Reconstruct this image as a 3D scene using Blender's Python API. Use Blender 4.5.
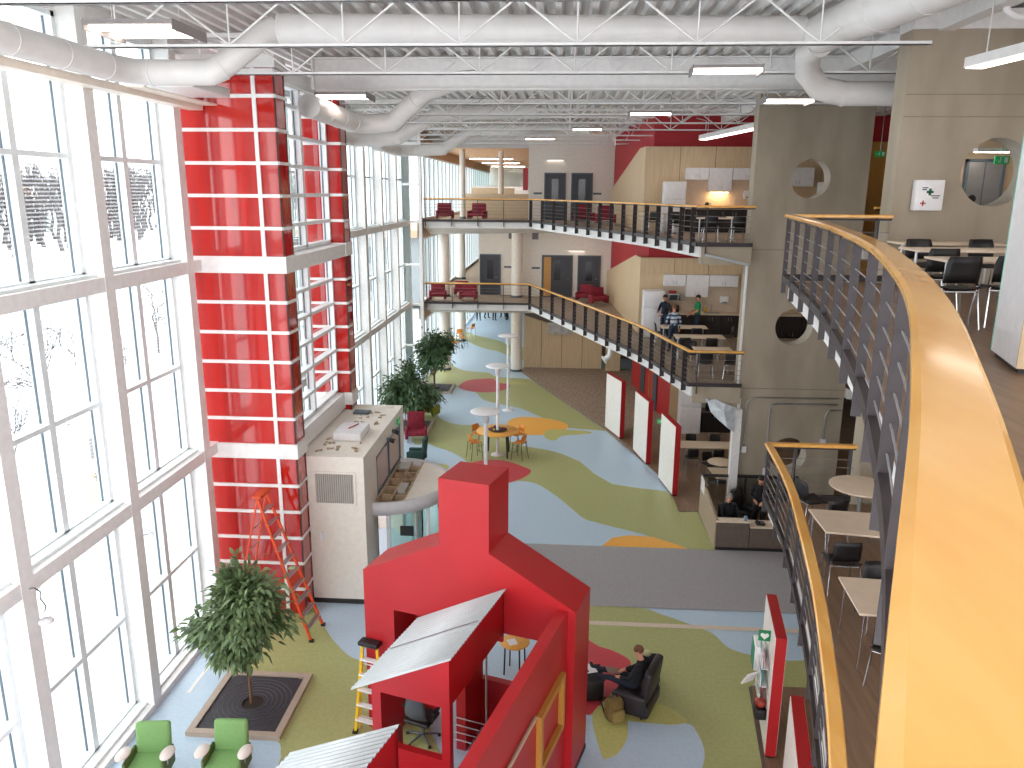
import bpy, bmesh, math, random
from mathutils import Vector, Matrix
PI = math.pi
scene = bpy.context.scene
for _o in list(bpy.data.objects): bpy.data.objects.remove(_o, do_unlink=True)
C = scene.collection
# ------------------------------------------------------------------ camera, sky, exposure
def _basis(yaw, pitch, roll):
    y, p, r = map(math.radians, (yaw, pitch, roll))
    f = Vector((-math.sin(y)*math.cos(p), math.cos(y)*math.cos(p), -math.sin(p)))
    rt = Vector((math.cos(y), math.sin(y), 0)); up = rt.cross(f)
    return rt*math.cos(r)+up*math.sin(r), -rt*math.sin(r)+up*math.cos(r), f
R_, U_, F_ = _basis(3.6, 13.8, 0.4)
cam_d = bpy.data.cameras.new('camera'); cam = bpy.data.objects.new('camera', cam_d); C.objects.link(cam)
cam_d.sensor_width = 36; cam_d.lens = 785/1024*36; cam_d.clip_start = 0.05; cam_d.clip_end = 400
m_ = Matrix((R_, U_, -F_)).transposed().to_4x4(); m_.translation = Vector((0, 0, 9.7)); cam.matrix_world = m_
scene.camera = cam
w = bpy.data.worlds.new('overcast_sky'); scene.world = w; w.use_nodes = True
bg = w.node_tree.nodes['Background']; bg.inputs[0].default_value = (0.97, 0.975, 1.0, 1); bg.inputs[1].default_value = 1.25
scene.view_settings.view_transform = 'Standard'; scene.view_settings.look = 'None'
scene.view_settings.gamma = 1.0; scene.view_settings.use_curve_mapping = False
scene.view_settings.exposure = 1.8
try:
    scene.cycles.use_denoising = True; scene.cycles.max_bounces = 8; scene.cycles.diffuse_bounces = 5
    scene.cycles.transparent_max_bounces = 24; scene.cycles.sample_clamp_indirect = 4
    scene.cycles.caustics_reflective = False; scene.cycles.caustics_refractive = False
except Exception: pass
# ------------------------------------------------------------------ materials
def lin(h):
    h = h.lstrip('#'); c = [int(h[i:i+2], 16)/255 for i in (0, 2, 4)]
    return tuple(x/12.92 if x <= 0.04045 else ((x+0.055)/1.055)**2.4 for x in c)+(1,)
MATS = {}
def mat(name, col, rough=0.6, metal=0.0, noise=None, nscale=8.0, bump=0.0, stretch=(1, 1, 1), coat=0.0, emit=None, spec=0.5):
    """principled material whose colour is broken by object-space noise between col and noise"""
    if name in MATS: return MATS[name]
    m = bpy.data.materials.new(name); m.use_nodes = True; nt = m.node_tree; n = nt.nodes; L = nt.links
    b = n['Principled BSDF']; b.inputs['Roughness'].default_value = rough; b.inputs['Metallic'].default_value = metal
    b.inputs['Specular IOR Level'].default_value = spec
    if coat: b.inputs['Coat Weight'].default_value = coat; b.inputs['Coat Roughness'].default_value = 0.08
    c = lin(col); b.inputs['Base Color'].default_value = c
    tc = n.new('ShaderNodeTexCoord'); mp = n.new('ShaderNodeMapping'); mp.inputs['Scale'].default_value = stretch
    L.new(tc.outputs['Object'], mp.inputs[0]); nz = n.new('ShaderNodeTexNoise'); nz.inputs['Scale'].default_value = nscale
    nz.inputs['Detail'].default_value = 4; L.new(mp.outputs[0], nz.inputs['Vector'])
    mx = n.new('ShaderNodeMix'); mx.data_type = 'RGBA'; mx.inputs[6].default_value = c
    if noise: mx.inputs[7].default_value = lin(noise)
    else: mx.inputs[7].default_value = tuple(x*0.93 for x in c[:3])+(1,)
    rp = n.new('ShaderNodeValToRGB'); rp.color_ramp.elements[0].position = 0.35; rp.color_ramp.elements[1].position = 0.65
    L.new(nz.outputs['Fac'], rp.inputs[0]); L.new(rp.outputs[0], mx.inputs[0]); L.new(mx.outputs[2], b.inputs['Base Color'])
    if bump:
        bp = n.new('ShaderNodeBump'); bp.inputs['Strength'].default_value = bump; bp.inputs['Distance'].default_value = 0.01
        L.new(nz.outputs['Fac'], bp.inputs['Height']); L.new(bp.outputs[0], b.inputs['Normal'])
    if emit: b.inputs['Emission Color'].default_value = lin(emit[0]); b.inputs['Emission Strength'].default_value = emit[1]
    MATS[name] = m; return m
def glass_mat(name, tint='#ffffff', refl=0.10, frit=False, dens=0.0):
    m = bpy.data.materials.new(name); m.use_nodes = True; nt = m.node_tree; n = nt.nodes; L = nt.links
    n.remove(n['Principled BSDF']); out = n['Material Output']
    t = n.new('ShaderNodeBsdfTransparent'); t.inputs[0].default_value = lin(tint)
    g = n.new('ShaderNodeBsdfGlossy'); g.inputs['Roughness'].default_value = 0.02
    fr = n.new('ShaderNodeFresnel'); fr.inputs[0].default_value = 1.45
    mu = n.new('ShaderNodeMath'); mu.operation = 'MULTIPLY'; mu.inputs[1].default_value = refl*10; mu.use_clamp = True
    L.new(fr.outputs[0], mu.inputs[0]); mx = n.new('ShaderNodeMixShader')
    L.new(mu.outputs[0], mx.inputs[0]); L.new(t.outputs[0], mx.inputs[1]); L.new(g.outputs[0], mx.inputs[2]); last = mx
    if frit:   # fine white ceramic lines across the pane
        d = n.new('ShaderNodeBsdfTranslucent'); d.inputs[0].default_value = (0.9, 0.93, 0.95, 1)
        tc = n.new('ShaderNodeTexCoord'); wv = n.new('ShaderNodeTexWave'); wv.bands_direction = 'Z'; wv.inputs['Scale'].default_value = 5.0
        L.new(tc.outputs['Object'], wv.inputs['Vector']); gt = n.new('ShaderNodeMath'); gt.operation = 'GREATER_THAN'; gt.inputs[1].default_value = 0.62
        L.new(wv.outputs['Fac'], gt.inputs[0]); sc = n.new('ShaderNodeMath'); sc.operation = 'MULTIPLY'; sc.inputs[1].default_value = 0.16
        L.new(gt.outputs[0], sc.inputs[0]); m2 = n.new('ShaderNodeMixShader')
        L.new(sc.outputs[0], m2.inputs[0]); L.new(mx.outputs[0], m2.inputs[1]); L.new(d.outputs[0], m2.inputs[2]); last = m2
    if dens:
        d = n.new('ShaderNodeBsdfDiffuse'); d.inputs[0].default_value = lin(tint); m2 = n.new('ShaderNodeMixShader'); m2.inputs[0].default_value = dens
        L.new(mx.outputs[0], m2.inputs[1]); L.new(d.outputs[0], m2.inputs[2]); last = m2
    L.new(last.outputs[0], out.inputs[0]); MATS[name] = m; return m
WHITE = mat('white_steel', '#ece9e7', 0.45)
WHITE2 = mat('white_deck', '#dddad8', 0.6)
DUCT = mat('white_duct_paint', '#e2dedb', 0.4, stretch=(1, 1, 1), nscale=3)
BEIGEW = mat('cream_wall_paint', '#efe7dc', 0.7)
GREYW = mat('pale_grey_wall_paint', '#d6cfc5', 0.7)
GLASS = glass_mat('clear_glass', '#f2faf8', 0.10)
FRITG = glass_mat('frit_glass', '#eef6f4', 0.08, frit=True)
RAILG = glass_mat('rail_glass', '#e6f4ee', 0.06)
GASK = mat('dark_gasket', '#5a6670', 0.5)
CONC = mat('board_marked_concrete', '#b0a391', 0.8, noise='#9d907e', nscale=1.3, bump=0.15, stretch=(1, 1, 0.35))
CONCL = mat('pale_concrete', '#c6beb2', 0.8, noise='#b8afa2', nscale=2)
WOODR = mat('maple_handrail', '#f2b863', 0.26, noise='#eaa84e', nscale=2.2, stretch=(3, 0.6, 3), coat=0.5)
BRONZE = mat('dark_bronze_steel', '#342b2d', 0.5, noise='#2e2628')
STEEL = mat('brushed_steel', '#b9bbbd', 0.3, metal=0.9)
CHROME = mat('chrome', '#d5d7d9', 0.18, metal=1.0)
RED = mat('red_paint', '#b31d23', 0.42, noise='#ad1a20', nscale=1.2)
REDGL = mat('red_back_painted_glass', '#c01d14', 0.05, noise='#a8130d', nscale=1.1, stretch=(4, 4, 0.3), coat=0.8)
REDUP = mat('crimson_upholstery', '#8f1d32', 0.8, noise='#7a1528')
GREENUP = mat('sage_upholstery', '#7fa767', 0.85, noise='#759c5e', nscale=60)
OLIVEUP = mat('olive_upholstery', '#8d8a2c', 0.85)
DARKUP = mat('dark_plum_leather', '#2c2428', 0.45, noise='#241d21')
BLACKP = mat('black_plastic', '#1c1a1c', 0.45)
BLACKC = mat('black_cloth', '#16161c', 0.85, noise='#1d1d24')
LAM = mat('birch_laminate', '#e9d5bf', 0.35, noise='#e3ceb7', nscale=5)
MAPLE = mat('maple_veneer', '#d9c09d', 0.5, noise='#cfb48f', nscale=2.0, stretch=(6, 6, 0.5))
MAPLED = mat('honey_oak', '#c08a3e', 0.5, noise='#b07c34', stretch=(8, 8, 1))
WHITEG = mat('white_appliance', '#eeecee', 0.3)
CHARC = mat('charcoal_laminate', '#6a5b52', 0.6, noise='#62534b')
WOODFL = mat('brown_plank_floor', '#8f735c', 0.4, noise='#7b604b', nscale=1.6, stretch=(10, 0.8, 1))
CORR = mat('corrugated_white_metal', '#c6c9cb', 0.5, metal=0.1)
SNOW = mat('snow', '#f2f5f8', 0.9, noise='#dfe5ea', nscale=0.25, bump=0.4)
BARK = mat('grey_bark', '#5c5454', 0.9)
TUBE = mat('fluorescent_lens', '#fff6ee', 0.5, emit=('#fff1e4', 3.0))
FIXW = mat('fixture_housing', '#8c8583', 0.5)
ORANGEL = mat('orange_fibreglass', '#e8501c', 0.5)
YELLOWL = mat('yellow_fibreglass', '#f0c414', 0.5)
DOORG = mat('charcoal_door', '#41434a', 0.5)
FRAMEG = mat('aluminium_frame', '#e9eef0', 0.35)
# ------------------------------------------------------------------ mesh building
class MB:
    def __init__(s, M=None): s.v = []; s.f = []; s.mi = []; s.M = M; s.m = 0; s.sm = []
    def _add(s, vs, fs, smooth=False):
        b = len(s.v)
        for p in vs:
            p = Vector(p); s.v.append(s.M @ p if s.M else p)
        for f in fs: s.f.append([b+i for i in f]); s.mi.append(s.m); s.sm.append(smooth)
        return s
    def box(s, x0, x1, y0, y1, z0, z1):
        return s._add([(x0,y0,z0),(x1,y0,z0),(x1,y1,z0),(x0,y1,z0),(x0,y0,z1),(x1,y0,z1),(x1,y1,z1),(x0,y1,z1)],
            [(0,3,2,1),(4,5,6,7),(0,1,5,4),(1,2,6,5),(2,3,7,6),(3,0,4,7)])
    def cbox(s, c, d, rz=0, rx=0, ry=0):
        M = Matrix.Translation(c) @ Matrix.Rotation(rz,4,'Z') @ Matrix.Rotation(ry,4,'Y') @ Matrix.Rotation(rx,4,'X')
        a, b, e = d[0]/2, d[1]/2, d[2]/2
        return s._add([M @ Vector(q) for q in [(-a,-b,-e),(a,-b,-e),(a,b,-e),(-a,b,-e),(-a,-b,e),(a,-b,e),(a,b,e),(-a,b,e)]],
            [(0,3,2,1),(4,5,6,7),(0,1,5,4),(1,2,6,5),(2,3,7,6),(3,0,4,7)])
    def rbox(s, c, d, r=0.03, rz=0, rx=0, ry=0, seg=3):
        """box with rounded edges"""
        bm = bmesh.new(); bmesh.ops.create_cube(bm, size=1)
        bmesh.ops.scale(bm, vec=d, verts=bm.verts); bmesh.ops.bevel(bm, geom=bm.edges[:], offset=min(r, min(d)*0.49), segments=seg, profile=0.5, affect='EDGES')
        M = Matrix.Translation(c) @ Matrix.Rotation(rz,4,'Z') @ Matrix.Rotation(ry,4,'Y') @ Matrix.Rotation(rx,4,'X')
        s._add([M @ v.co for v in bm.verts], [[v.index for v in f.verts] for f in bm.faces], True); bm.free(); return s
    def prism(s, poly, z0, z1, cap=True):
        """poly in xy, counter-clockwise"""
        n = len(poly); a = sum(poly[i][0]*poly[(i+1)%n][1]-poly[(i+1)%n][0]*poly[i][1] for i in range(n))
        if a < 0: poly = poly[::-1]
        vs = [(x,y,z0) for x,y in poly]+[(x,y,z1) for x,y in poly]
        fs = [(i,(i+1)%n,n+(i+1)%n,n+i) for i in range(n)]
        if cap: fs += [list(range(n))[::-1], list(range(n,2*n))]
        return s._add(vs, fs)
    def prismP(s, poly, origin, ax, bx, nx, t):
        """poly (a,b) on plane origin+a*ax+b*bx, extruded by t along nx"""
        o, ax, bx, nx = Vector(origin), Vector(ax), Vector(bx), Vector(nx); n = len(poly)
        vs = [o+ax*a+bx*b for a,b in poly]; vs += [v+nx*t for v in vs]
        return s._add(vs, [list(range(n)), list(range(2*n-1,n-1,-1))]+[(i,n+i,n+(i+1)%n,(i+1)%n) for i in range(n)])
    def tube(s, pts, r, n=8, caps=True, smooth=True):
        pts = [Vector(p) for p in pts]; rs = r if isinstance(r,(list,tuple)) else [r]*len(pts)
        rings = []; up = None
        for i, p in enumerate(pts):
            t = ((pts[min(i+1,len(pts)-1)]-p).normalized()+(p-pts[max(i-1,0)]).normalized())
            t = t.normalized() if t.length > 1e-6 else Vector((0,0,1))
            if up is None: up = t.orthogonal().normalized()
            else: up = (up-t*up.dot(t)); up = up.normalized() if up.length > 1e-6 else t.orthogonal().normalized()
            sd = t.cross(up); rings.append([p+(up*math.cos(2*PI*k/n)+sd*math.sin(2*PI*k/n))*rs[i] for k in range(n)])
        vs = [q for rg in rings for q in rg]; fs = []
        for i in range(len(rings)-1):
            for k in range(n): fs.append((i*n+k, i*n+(k+1)%n, (i+1)*n+(k+1)%n, (i+1)*n+k))
        s._add(vs, fs, smooth)
        if caps: s._add(vs[:n], [list(range(n))[::-1]]); s._add(vs[-n:], [list(range(n))])
        return s
    def cyl(s, c, r, z0, z1, n=24, r2=None):
        r2 = r if r2 is None else r2; x, y = c
        vs = [(x+r*math.cos(2*PI*k/n), y+r*math.sin(2*PI*k/n), z0) for k in range(n)]+[(x+r2*math.cos(2*PI*k/n), y+r2*math.sin(2*PI*k/n), z1) for k in range(n)]
        s._add(vs, [(k,(k+1)%n,n+(k+1)%n,n+k) for k in range(n)], True)
        s._add(vs, [list(range(n))[::-1], list(range(n,2*n))]); return s
    def lathe(s, prof, c=(0,0,0), n=24, sx=1, sy=1):
        vs = []; fs = []
        for r, z in prof: vs += [(c[0]+sx*r*math.cos(2*PI*k/n), c[1]+sy*r*math.sin(2*PI*k/n), c[2]+z) for k in range(n)]
        for i in range(len(prof)-1):
            for k in range(n): fs.append((i*n+k, i*n+(k+1)%n, (i+1)*n+(k+1)%n, (i+1)*n+k))
        return s._add(vs, fs, True)
    def ball(s, c, r, n=12, m=8):
        r = r if isinstance(r,(tuple,list)) else (r,r,r); vs = []; fs = []
        for i in range(m+1):
            a = PI*i/m
            for k in range(n):
                b = 2*PI*k/n; vs.append((c[0]+r[0]*math.sin(a)*math.cos(b), c[1]+r[1]*math.sin(a)*math.sin(b), c[2]-r[2]*math.cos(a)))
        for i in range(m):
            for k in range(n): fs.append((i*n+k, i*n+(k+1)%n, (i+1)*n+(k+1)%n, (i+1)*n+k))
        return s._add(vs, fs, True)
    def sweep(s, path, prof, closed=False, flip=1):
        """prof (side, up) swept along a level path; side points to the right of travel"""
        P = [Vector(p) for p in path]; n = len(prof); vs = []; fs = []
        for i, p in enumerate(P):
            d1 = (P[i+1]-p) if i < len(P)-1 else (p-P[i-1]); d0 = (p-P[i-1]) if i else d1
            d0 = d0.normalized(); d1 = d1.normalized(); t = (d0+d1).normalized(); sd = Vector((t.y,-t.x,0)).normalized()
            k = 1/max(0.35, sd.dot(Vector((d0.y,-d0.x,0)).normalized()))
            vs += [p+sd*a*k+Vector((0,0,b)) for a,b in prof]
        for i in range(len(P)-1):
            for k in range(n): fs.append((i*n+k, i*n+(k+1)%n, (i+1)*n+(k+1)%n, (i+1)*n+k))
        fs += [list(range(n))[::-1], [len(vs)-n+k for k in range(n)]]
        return s._add(vs, fs, False)
    def build(s, name, mats, parent=None, smooth=None, fix=True):
        me = bpy.data.meshes.new(name); me.from_pydata([tuple(v) for v in s.v], [], s.f)
        for m in (mats if isinstance(mats,(list,tuple)) else [mats]): me.materials.append(m)
        for i, p in enumerate(me.polygons):
            p.material_index = s.mi[i]; p.use_smooth = s.sm[i] if smooth is None else smooth
        if fix:
            bm = bmesh.new(); bm.from_mesh(me); bmesh.ops.recalc_face_normals(bm, faces=bm.faces); bm.to_mesh(me); bm.free()
        o = bpy.data.objects.new(name, me); C.objects.link(o)
        if parent: o.parent = parent
        return o
def tag(o, label=None, cat=None, group=None, kind=None):
    if label: o['label'] = label
    if cat: o['category'] = cat
    if group: o['group'] = group
    if kind: o['kind'] = kind
    return o
def root(name, label, cat, loc=(0,0,0), rz=0, group=None):
    o = bpy.data.objects.new(name, None); C.objects.link(o); o.location = loc; o.rotation_euler = (0,0,rz); o.empty_display_size = 0.1
    return tag(o, label, cat, group)
def struct(name, mb, m, label=None): 
    o = mb.build(name, m); o['kind'] = 'structure'
    if label: o['label'] = label
    return o
CH = {}
def adopt(r):
    CH.clear()
    for o in bpy.data.objects:
        if o.parent: CH.setdefault(o.parent.name, []).append(o)
def dup(r, label, loc, rz=0, group=None, scale=None):
    kids = {}
    for o in bpy.data.objects:
        if o.parent: kids.setdefault(o.parent.name, []).append(o)
    def cp(o, par):
        c = o.copy(); C.objects.link(c)
        if par: c.parent = par
        for k in kids.get(o.name, []): cp(k, c)
        return c
    c = cp(r, None); c.location = loc; c.rotation_euler = (0,0,rz); c['label'] = label
    if scale: c.scale = scale
    if group: c['group'] = group
    return c
def smoothpath(P, k=6):
    """Catmull-Rom through P"""
    P = [Vector(p) for p in P]; out = []
    for i in range(len(P)-1):
        a, b, c, d = P[max(i-1,0)], P[i], P[i+1], P[min(i+2,len(P)-1)]
        for j in range(k):
            t = j/k; out.append(0.5*((2*b)+(c-a)*t+(2*a-5*b+4*c-d)*t*t+(3*b-a-3*c+d)*t*t*t))
    out.append(P[-1]); return out
def resample(P, step):
    P = [Vector(p) for p in P]; out = [(P[0].copy(), (P[1]-P[0]).normalized())]; acc = 0; nxt = step
    for i in range(len(P)-1):
        d = (P[i+1]-P[i]); l = d.length
        while acc+l >= nxt-1e-6: out.append((P[i]+d*((nxt-acc)/l), d.normalized())); nxt += step
        acc += l
    return out

def evenpath(P, step=0.1, it=22):
    """even spacing, then relaxed to a fair curve"""
    Q = [p for p, t in resample([Vector((a, b, 0)) for a, b in P], step)]; e = Vector((P[-1][0], P[-1][1], 0))
    for _ in range(it): Q = [Q[0]]+[Q[i]*.5+(Q[i-1]+Q[i+1])*.25 for i in range(1, len(Q)-1)]+[Q[-1]]
    return [(q.x, q.y) for q in Q]
# ------------------------------------------------------------------ ground floor with its pattern of coloured linoleum
F_BLUE = mat('blue_linoleum', '#c0d3e4', 0.35, noise='#b8ccde', nscale=14)
F_GREEN = mat('green_linoleum', '#b1b27a', 0.4, noise='#a8a970', nscale=14)
F_OR = mat('orange_linoleum', '#fdb650', 0.4, nscale=14); F_RED = mat('red_linoleum', '#cc4650', 0.4, nscale=14)
F_YG = mat('yellow_green_linoleum', '#c4c078', 0.4, noise='#bbb76c', nscale=14); F_GRAY = mat('grey_carpet', '#a9a4a5', 0.95, noise='#9b9697', nscale=40)
F_STR = mat('beige_strip', '#dccab9', 0.5); F_BR = mat('brown_loop_carpet', '#a5917f', 0.95, noise='#8e7b69', nscale=2.2, stretch=(5, 1, 1))
FL = {'gA': [(-7.16, 52.49), (-6.72, 54.51), (-5.95, 53.39), (-4.95, 52.34), (-4.05, 51.33), (-3.36, 49.99), (-1.62, 48.5), (-1.49, 44.92), (-3.06, 46.5), (-3.97, 47.95), (-4.65, 48.52), (-5.55, 49.77), (-6.3, 51.1), (-7.16, 49.61)],
 'gB': [(-7.32, 42.76), (-6.37, 43.64), (-5.47, 42.42), (-4.53, 42.01), (-3.9, 41.82), (-3.38, 40.91), (-2.41, 40.77), (-1.6, 40.61), (-1.19, 39.53), (1.96, 31.56), (0.42, 31.86), (-0.9, 33.57), (-1.71, 34.66), (-2.34, 35.12), (-3.45, 35.92), (-3.85, 36.63), (-4.2, 37.58), (-4.92, 38.13), (-5.36, 38.72), (-6.08, 39.08), (-6.96, 39.0)],
 'gC': [(-7.35, 35.75), (-6.47, 36.21), (-5.46, 33.49), (-5.16, 32.72), (-4.62, 32.16), (-4.11, 31.9), (-3.58, 31.95), (-2.9, 31.57), (-2.17, 30.25), (-1.73, 29.63), (-1.23, 29.23), (-0.44, 28.87), (0.14, 28.44), (0.8, 27.64), (1.29, 26.36), (1.85, 25.42), (2.67, 25.12), (3.62, 24.92), (3.76, 24.49), (3.8, 23.16), (4.36, 23.21), (4.45, 20.5), (3.73, 20.5), (2.49, 21.43), (1.64, 21.89), (0.91, 22.31), (0.46, 23.13), (-0.02, 24.14), (-0.71, 25.21), (-1.34, 25.45), (-1.67, 25.32), (-2.39, 25.95), (-3.22, 27.03), (-3.59, 27.67), (-4.15, 28.38), (-4.77, 28.87), (-5.24, 29.33), (-5.84, 29.54)],
 'yel': [(-4.64, 26.7), (-4.39, 26.99), (-4.04, 26.85), (-3.92, 26.54), (-4.21, 26.31), (-4.55, 26.39)],
 'or1': [(-2.23, 32.22), (-1.94, 33.16), (-1.29, 33.38), (-0.4, 33.14), (0.25, 32.58), (0.38, 32.0), (0.05, 31.12), (-0.57, 30.79), (-1.6, 30.84)],
 'yg1': [(-0.6, 30.65), (-0.54, 31.35), (-0.12, 31.6), (0.46, 31.57), (1.09, 31.49), (1.37, 31.23), (0.87, 30.98), (0.13, 30.71), (-0.11, 30.16), (-0.39, 30.14)],
 'red1': [(-5.13, 38.53), (-4.93, 39.85), (-4.24, 40.37), (-3.35, 40.45), (-2.69, 39.39), (-2.54, 38.76), (-2.98, 37.89), (-3.7, 37.53), (-4.57, 37.75)],
 'tan1': [(-3.5, 40.44), (-3.21, 40.7), (-2.42, 40.08), (-1.6, 39.49), (-2.32, 39.32), (-3.12, 39.57)],
 'red2': [(-3.83, 26.14), (-3.06, 27.26), (-2.38, 27.54), (-1.78, 27.37), (-1.23, 26.87), (-0.96, 26.48), (-1.15, 25.85), (-1.67, 25.23), (-2.28, 24.8), (-3.17, 25.11)],
 'or2': [(1.26, 20.5), (1.6, 21.09), (2.11, 21.3), (2.76, 21.25), (3.28, 20.89), (3.73, 20.5)],
 'gD': [(0.1, 17.1), (1.96, 17.19), (2.53, 16.91), (3.06, 16.57), (3.56, 16.18), (3.83, 15.6), (4.32, 15.35), (5.03, 15.22), (5.93, 15.29), (5.63, 14.36), (4.53, 14.28), (4.01, 14.24), (3.7, 11.91), (3.3, 9.5), (2.6, 5.0), (0.3, 5.0), (0.3, 11.41), (0.1, 14.0)],
 'red3': [(0.46, 15.68), (1.0, 15.45), (1.32, 15.28), (1.62, 14.96), (1.54, 14.56), (1.24, 13.93), (0.91, 13.43), (0.71, 13.12), (0.14, 12.7), (-0.46, 13.81)],
 'bl5': [(0.23, 12.88), (0.75, 13.09), (1.42, 13.0), (2.48, 13.0), (2.67, 12.73), (2.72, 12.27), (2.61, 11.83), (2.28, 11.07), (1.6, 10.0), (0.15, 10.0)],
 'lf1': [(0.75, 13.09), (0.83, 12.29), (0.93, 11.91), (1.1, 12.0), (1.26, 12.24), (1.39, 12.6), (1.42, 13.02), (1.26, 13.43), (1.0, 13.5)],
 'lf2': [(1.19, 13.24), (1.42, 13.0), (1.68, 12.96), (2.14, 12.93), (2.43, 12.98), (2.55, 13.08), (2.38, 13.33), (2.12, 13.52), (1.71, 13.65)],
 'stripe': [(0.12, 16.5), (0.82, 16.51), (6.05, 16.5), (6.0, 16.33), (0.81, 16.34), (0.12, 16.33)],
 'gE': [(-7.28, 15.1), (-7.41, 16.85), (-6.26, 17.13), (-5.72, 16.6), (-5.28, 15.83), (-4.88, 15.24), (-4.4, 14.7), (-3.96, 14.46), (-3.1, 13.81), (-2.45, 13.03), (-2.2, 12.34), (-1.9, 11.65), (-1.71, 10.78), (-4.34, 10.59), (-4.75, 11.55), (-4.88, 11.87), (-5.16, 12.12), (-6.21, 13.06)]}
FM = {'gA': 1, 'gB': 1, 'gC': 1, 'yel': 4, 'or1': 2, 'yg1': 4, 'red1': 3, 'tan1': 4, 'red2': 3, 'or2': 2, 'gD': 1, 'red3': 3, 'bl5': 0, 'lf1': 4, 'lf2': 4, 'stripe': 6, 'gE': 1}
fb = MB(); fb.box(-8.0, 14, -4, 78, -0.3, 0); zl = 0.0
def patch(poly, mi, z):
    fb.m = mi; b = len(fb.v); fb._add([(x, y, z) for x, y in poly], [list(range(len(poly)))])
for i, (k, mi) in enumerate(FM.items()):
    P = FL[k]
    if k not in ('stripe', 'or2'):
        Q = [Vector((x, y, 0)) for x, y in P]; n = len(Q); S = []
        for a in range(n):
            p0, p1, p2, p3 = Q[a-1], Q[a], Q[(a+1) % n], Q[(a+2) % n]
            big = (p2-p1).length > 3.5 or (k == 'gC' and 12 <= a <= 24) or (k == 'gB' and 6 <= a <= 9) or (k in ('lf1', 'lf2') and a in (2,5))
            for t in ((0,) if big else (0, .25, .5, .75)):
                q = 0.5*((2*p1)+(p2-p0)*t+(2*p0-5*p1+4*p2-p3)*t*t+(3*p1-p0-3*p2+p3)*t*t*t); S.append((q.x, q.y))
        P = S
    patch(P, mi, 0.0015+0.0007*i)
patch([(-2.6, 17.17), (9, 17.21), (9, 20.52), (-2.6, 20.5)], 5, 0.0150)
patch([(-2.16, 42.23), (-1.19, 39.53), (1.96, 31.56), (3.5, 26.54), (3.76, 24.49), (3.8, 23.16), (4.36, 23.21), (4.42, 20.53), (14, 20.53), (14, 43.4), (-2.1, 43.4)], 7, 0.0158)
patch([(3.8, 23.16), (4.36, 23.21), (4.42, 20.53), (14, 20.53), (14, 31), (2.35, 31), (3.5, 26.54), (3.76, 24.49)], 8, 0.0166)
patch([(3.98, 14.26), (14, 14.4), (14, -4), (1.0, -4), (3.3, 9.5), (3.7, 11.91)], 8, 0.0174)
floor = fb.build('floor', [F_BLUE, F_GREEN, F_OR, F_RED, F_YG, F_GRAY, F_STR, F_BR, WOODFL], fix=False); floor['kind'] = 'structure'
struct('floor_edge_strip', MB().sweep([(3.96, 14.2, 0.016), (3.69, 12.0, 0.016), (3.22, 9.0, 0.016)], [(-.03, 0), (.03, 0), (.03, .01), (-.03, .01)]), CHARC)
# white line along the window wall
struct('floor_marking_line', MB().box(-7.25, -7.17, 6, 11.6, 0.003, 0.006).box(-7.25, -7.17, 13.2, 15, 0.003, 0.006), WHITE)
# ------------------------------------------------------------------ galleries
def off(P, d):
    P = [Vector((p[0], p[1], 0)) for p in P]; out = []
    for i, p in enumerate(P):
        a = (P[min(i+1,len(P)-1)]-P[max(i-1,0)]).normalized(); out.append((p.x-a.y*d, p.y+a.x*d))
    return out
FARP = [(-6.95, 39.45), (-1.65, 39.45), (-0.95, 37.6), (0.35, 34.0), (1.5, 30.8), (2.74, 27.3), (3.41, 24.5), (3.8, 22.9)]
NEAR3 = [(3.80, 14.1), (3.19, 10.29), (2.68, 7.87), (2.22, 5.97), (1.85, 4.72), (1.5, 3.63), (1.21, 2.82), (.99, 2.26), (.81, 1.84), (.67, 1.49), (.56, 1.23), (.47, 1.04), (.39, .87), (.32, .70), (.26, .57), (.20, .43), (.13, .27), (.05, .08), (-.06, -.2), (-.17, -.5)]
NEAR2 = [(3.87, 14.1), (3.7, 12.1), (3.38, 10.2), (3.05, 8.5), (2.79, 7.4), (2.55, 6.43), (2.30, 5.54), (1.95, 4.45), (1.5, 3.3), (1.05, 2.2), (0.6, 1.2), (0.2, 0.3), (0.0, -0.6)]
Z2, Z3 = 4.1, 8.2
SL = [WOODFL, WHITE2, CONCL]
def slab(name, poly, zt, th, topm):
    mb = MB(); n = len(poly); a = sum(poly[i][0]*poly[(i+1)%n][1]-poly[(i+1)%n][0]*poly[i][1] for i in range(n))
    if a < 0: poly = poly[::-1]
    mb.prism(poly, zt-th, zt, cap=False); mb.m = 1
    mb._add([(x,y,zt) for x,y in poly], [list(range(n))]); mb.m = 2; mb._add([(x,y,zt-th) for x,y in poly], [list(range(n))[::-1]])
    return struct(name, mb, [WHITE2, topm, GREYW])
fs = [tuple(p) for p in smoothpath([(x, y, 0) for x, y in FARP[1:]], 4)]; fs = [(p[0], p[1]) for p in fs]
ns3 = evenpath([(p.x, p.y) for p in smoothpath([(x, y, 0) for x, y in off(NEAR3, 0.07)], 5)]); ns2 = evenpath([(p.x, p.y) for p in smoothpath([(x, y, 0) for x, y in NEAR2], 5)])
fin = [(x+0.08, y+0.05) for x, y in fs]
for nm, z in (('floor_gallery_middle', Z2), ('floor_gallery_top', Z3)):
    slab(nm+'_far', [(-6.95, 39.55)]+fin+[(5.3, 23.0), (5.3, 23.77), (8.47, 23.77), (8.47, 23.0), (14, 23.0), (14, 78), (-6.95, 78)], z, 0.3, F_BR)
    slab(nm+'_near', off(ns2 if z == Z2 else ns3, 0.10)+[(14, -0.6), (14, 14.0), (4.0, 14.0)], z, 0.3, WOODFL)
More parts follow.
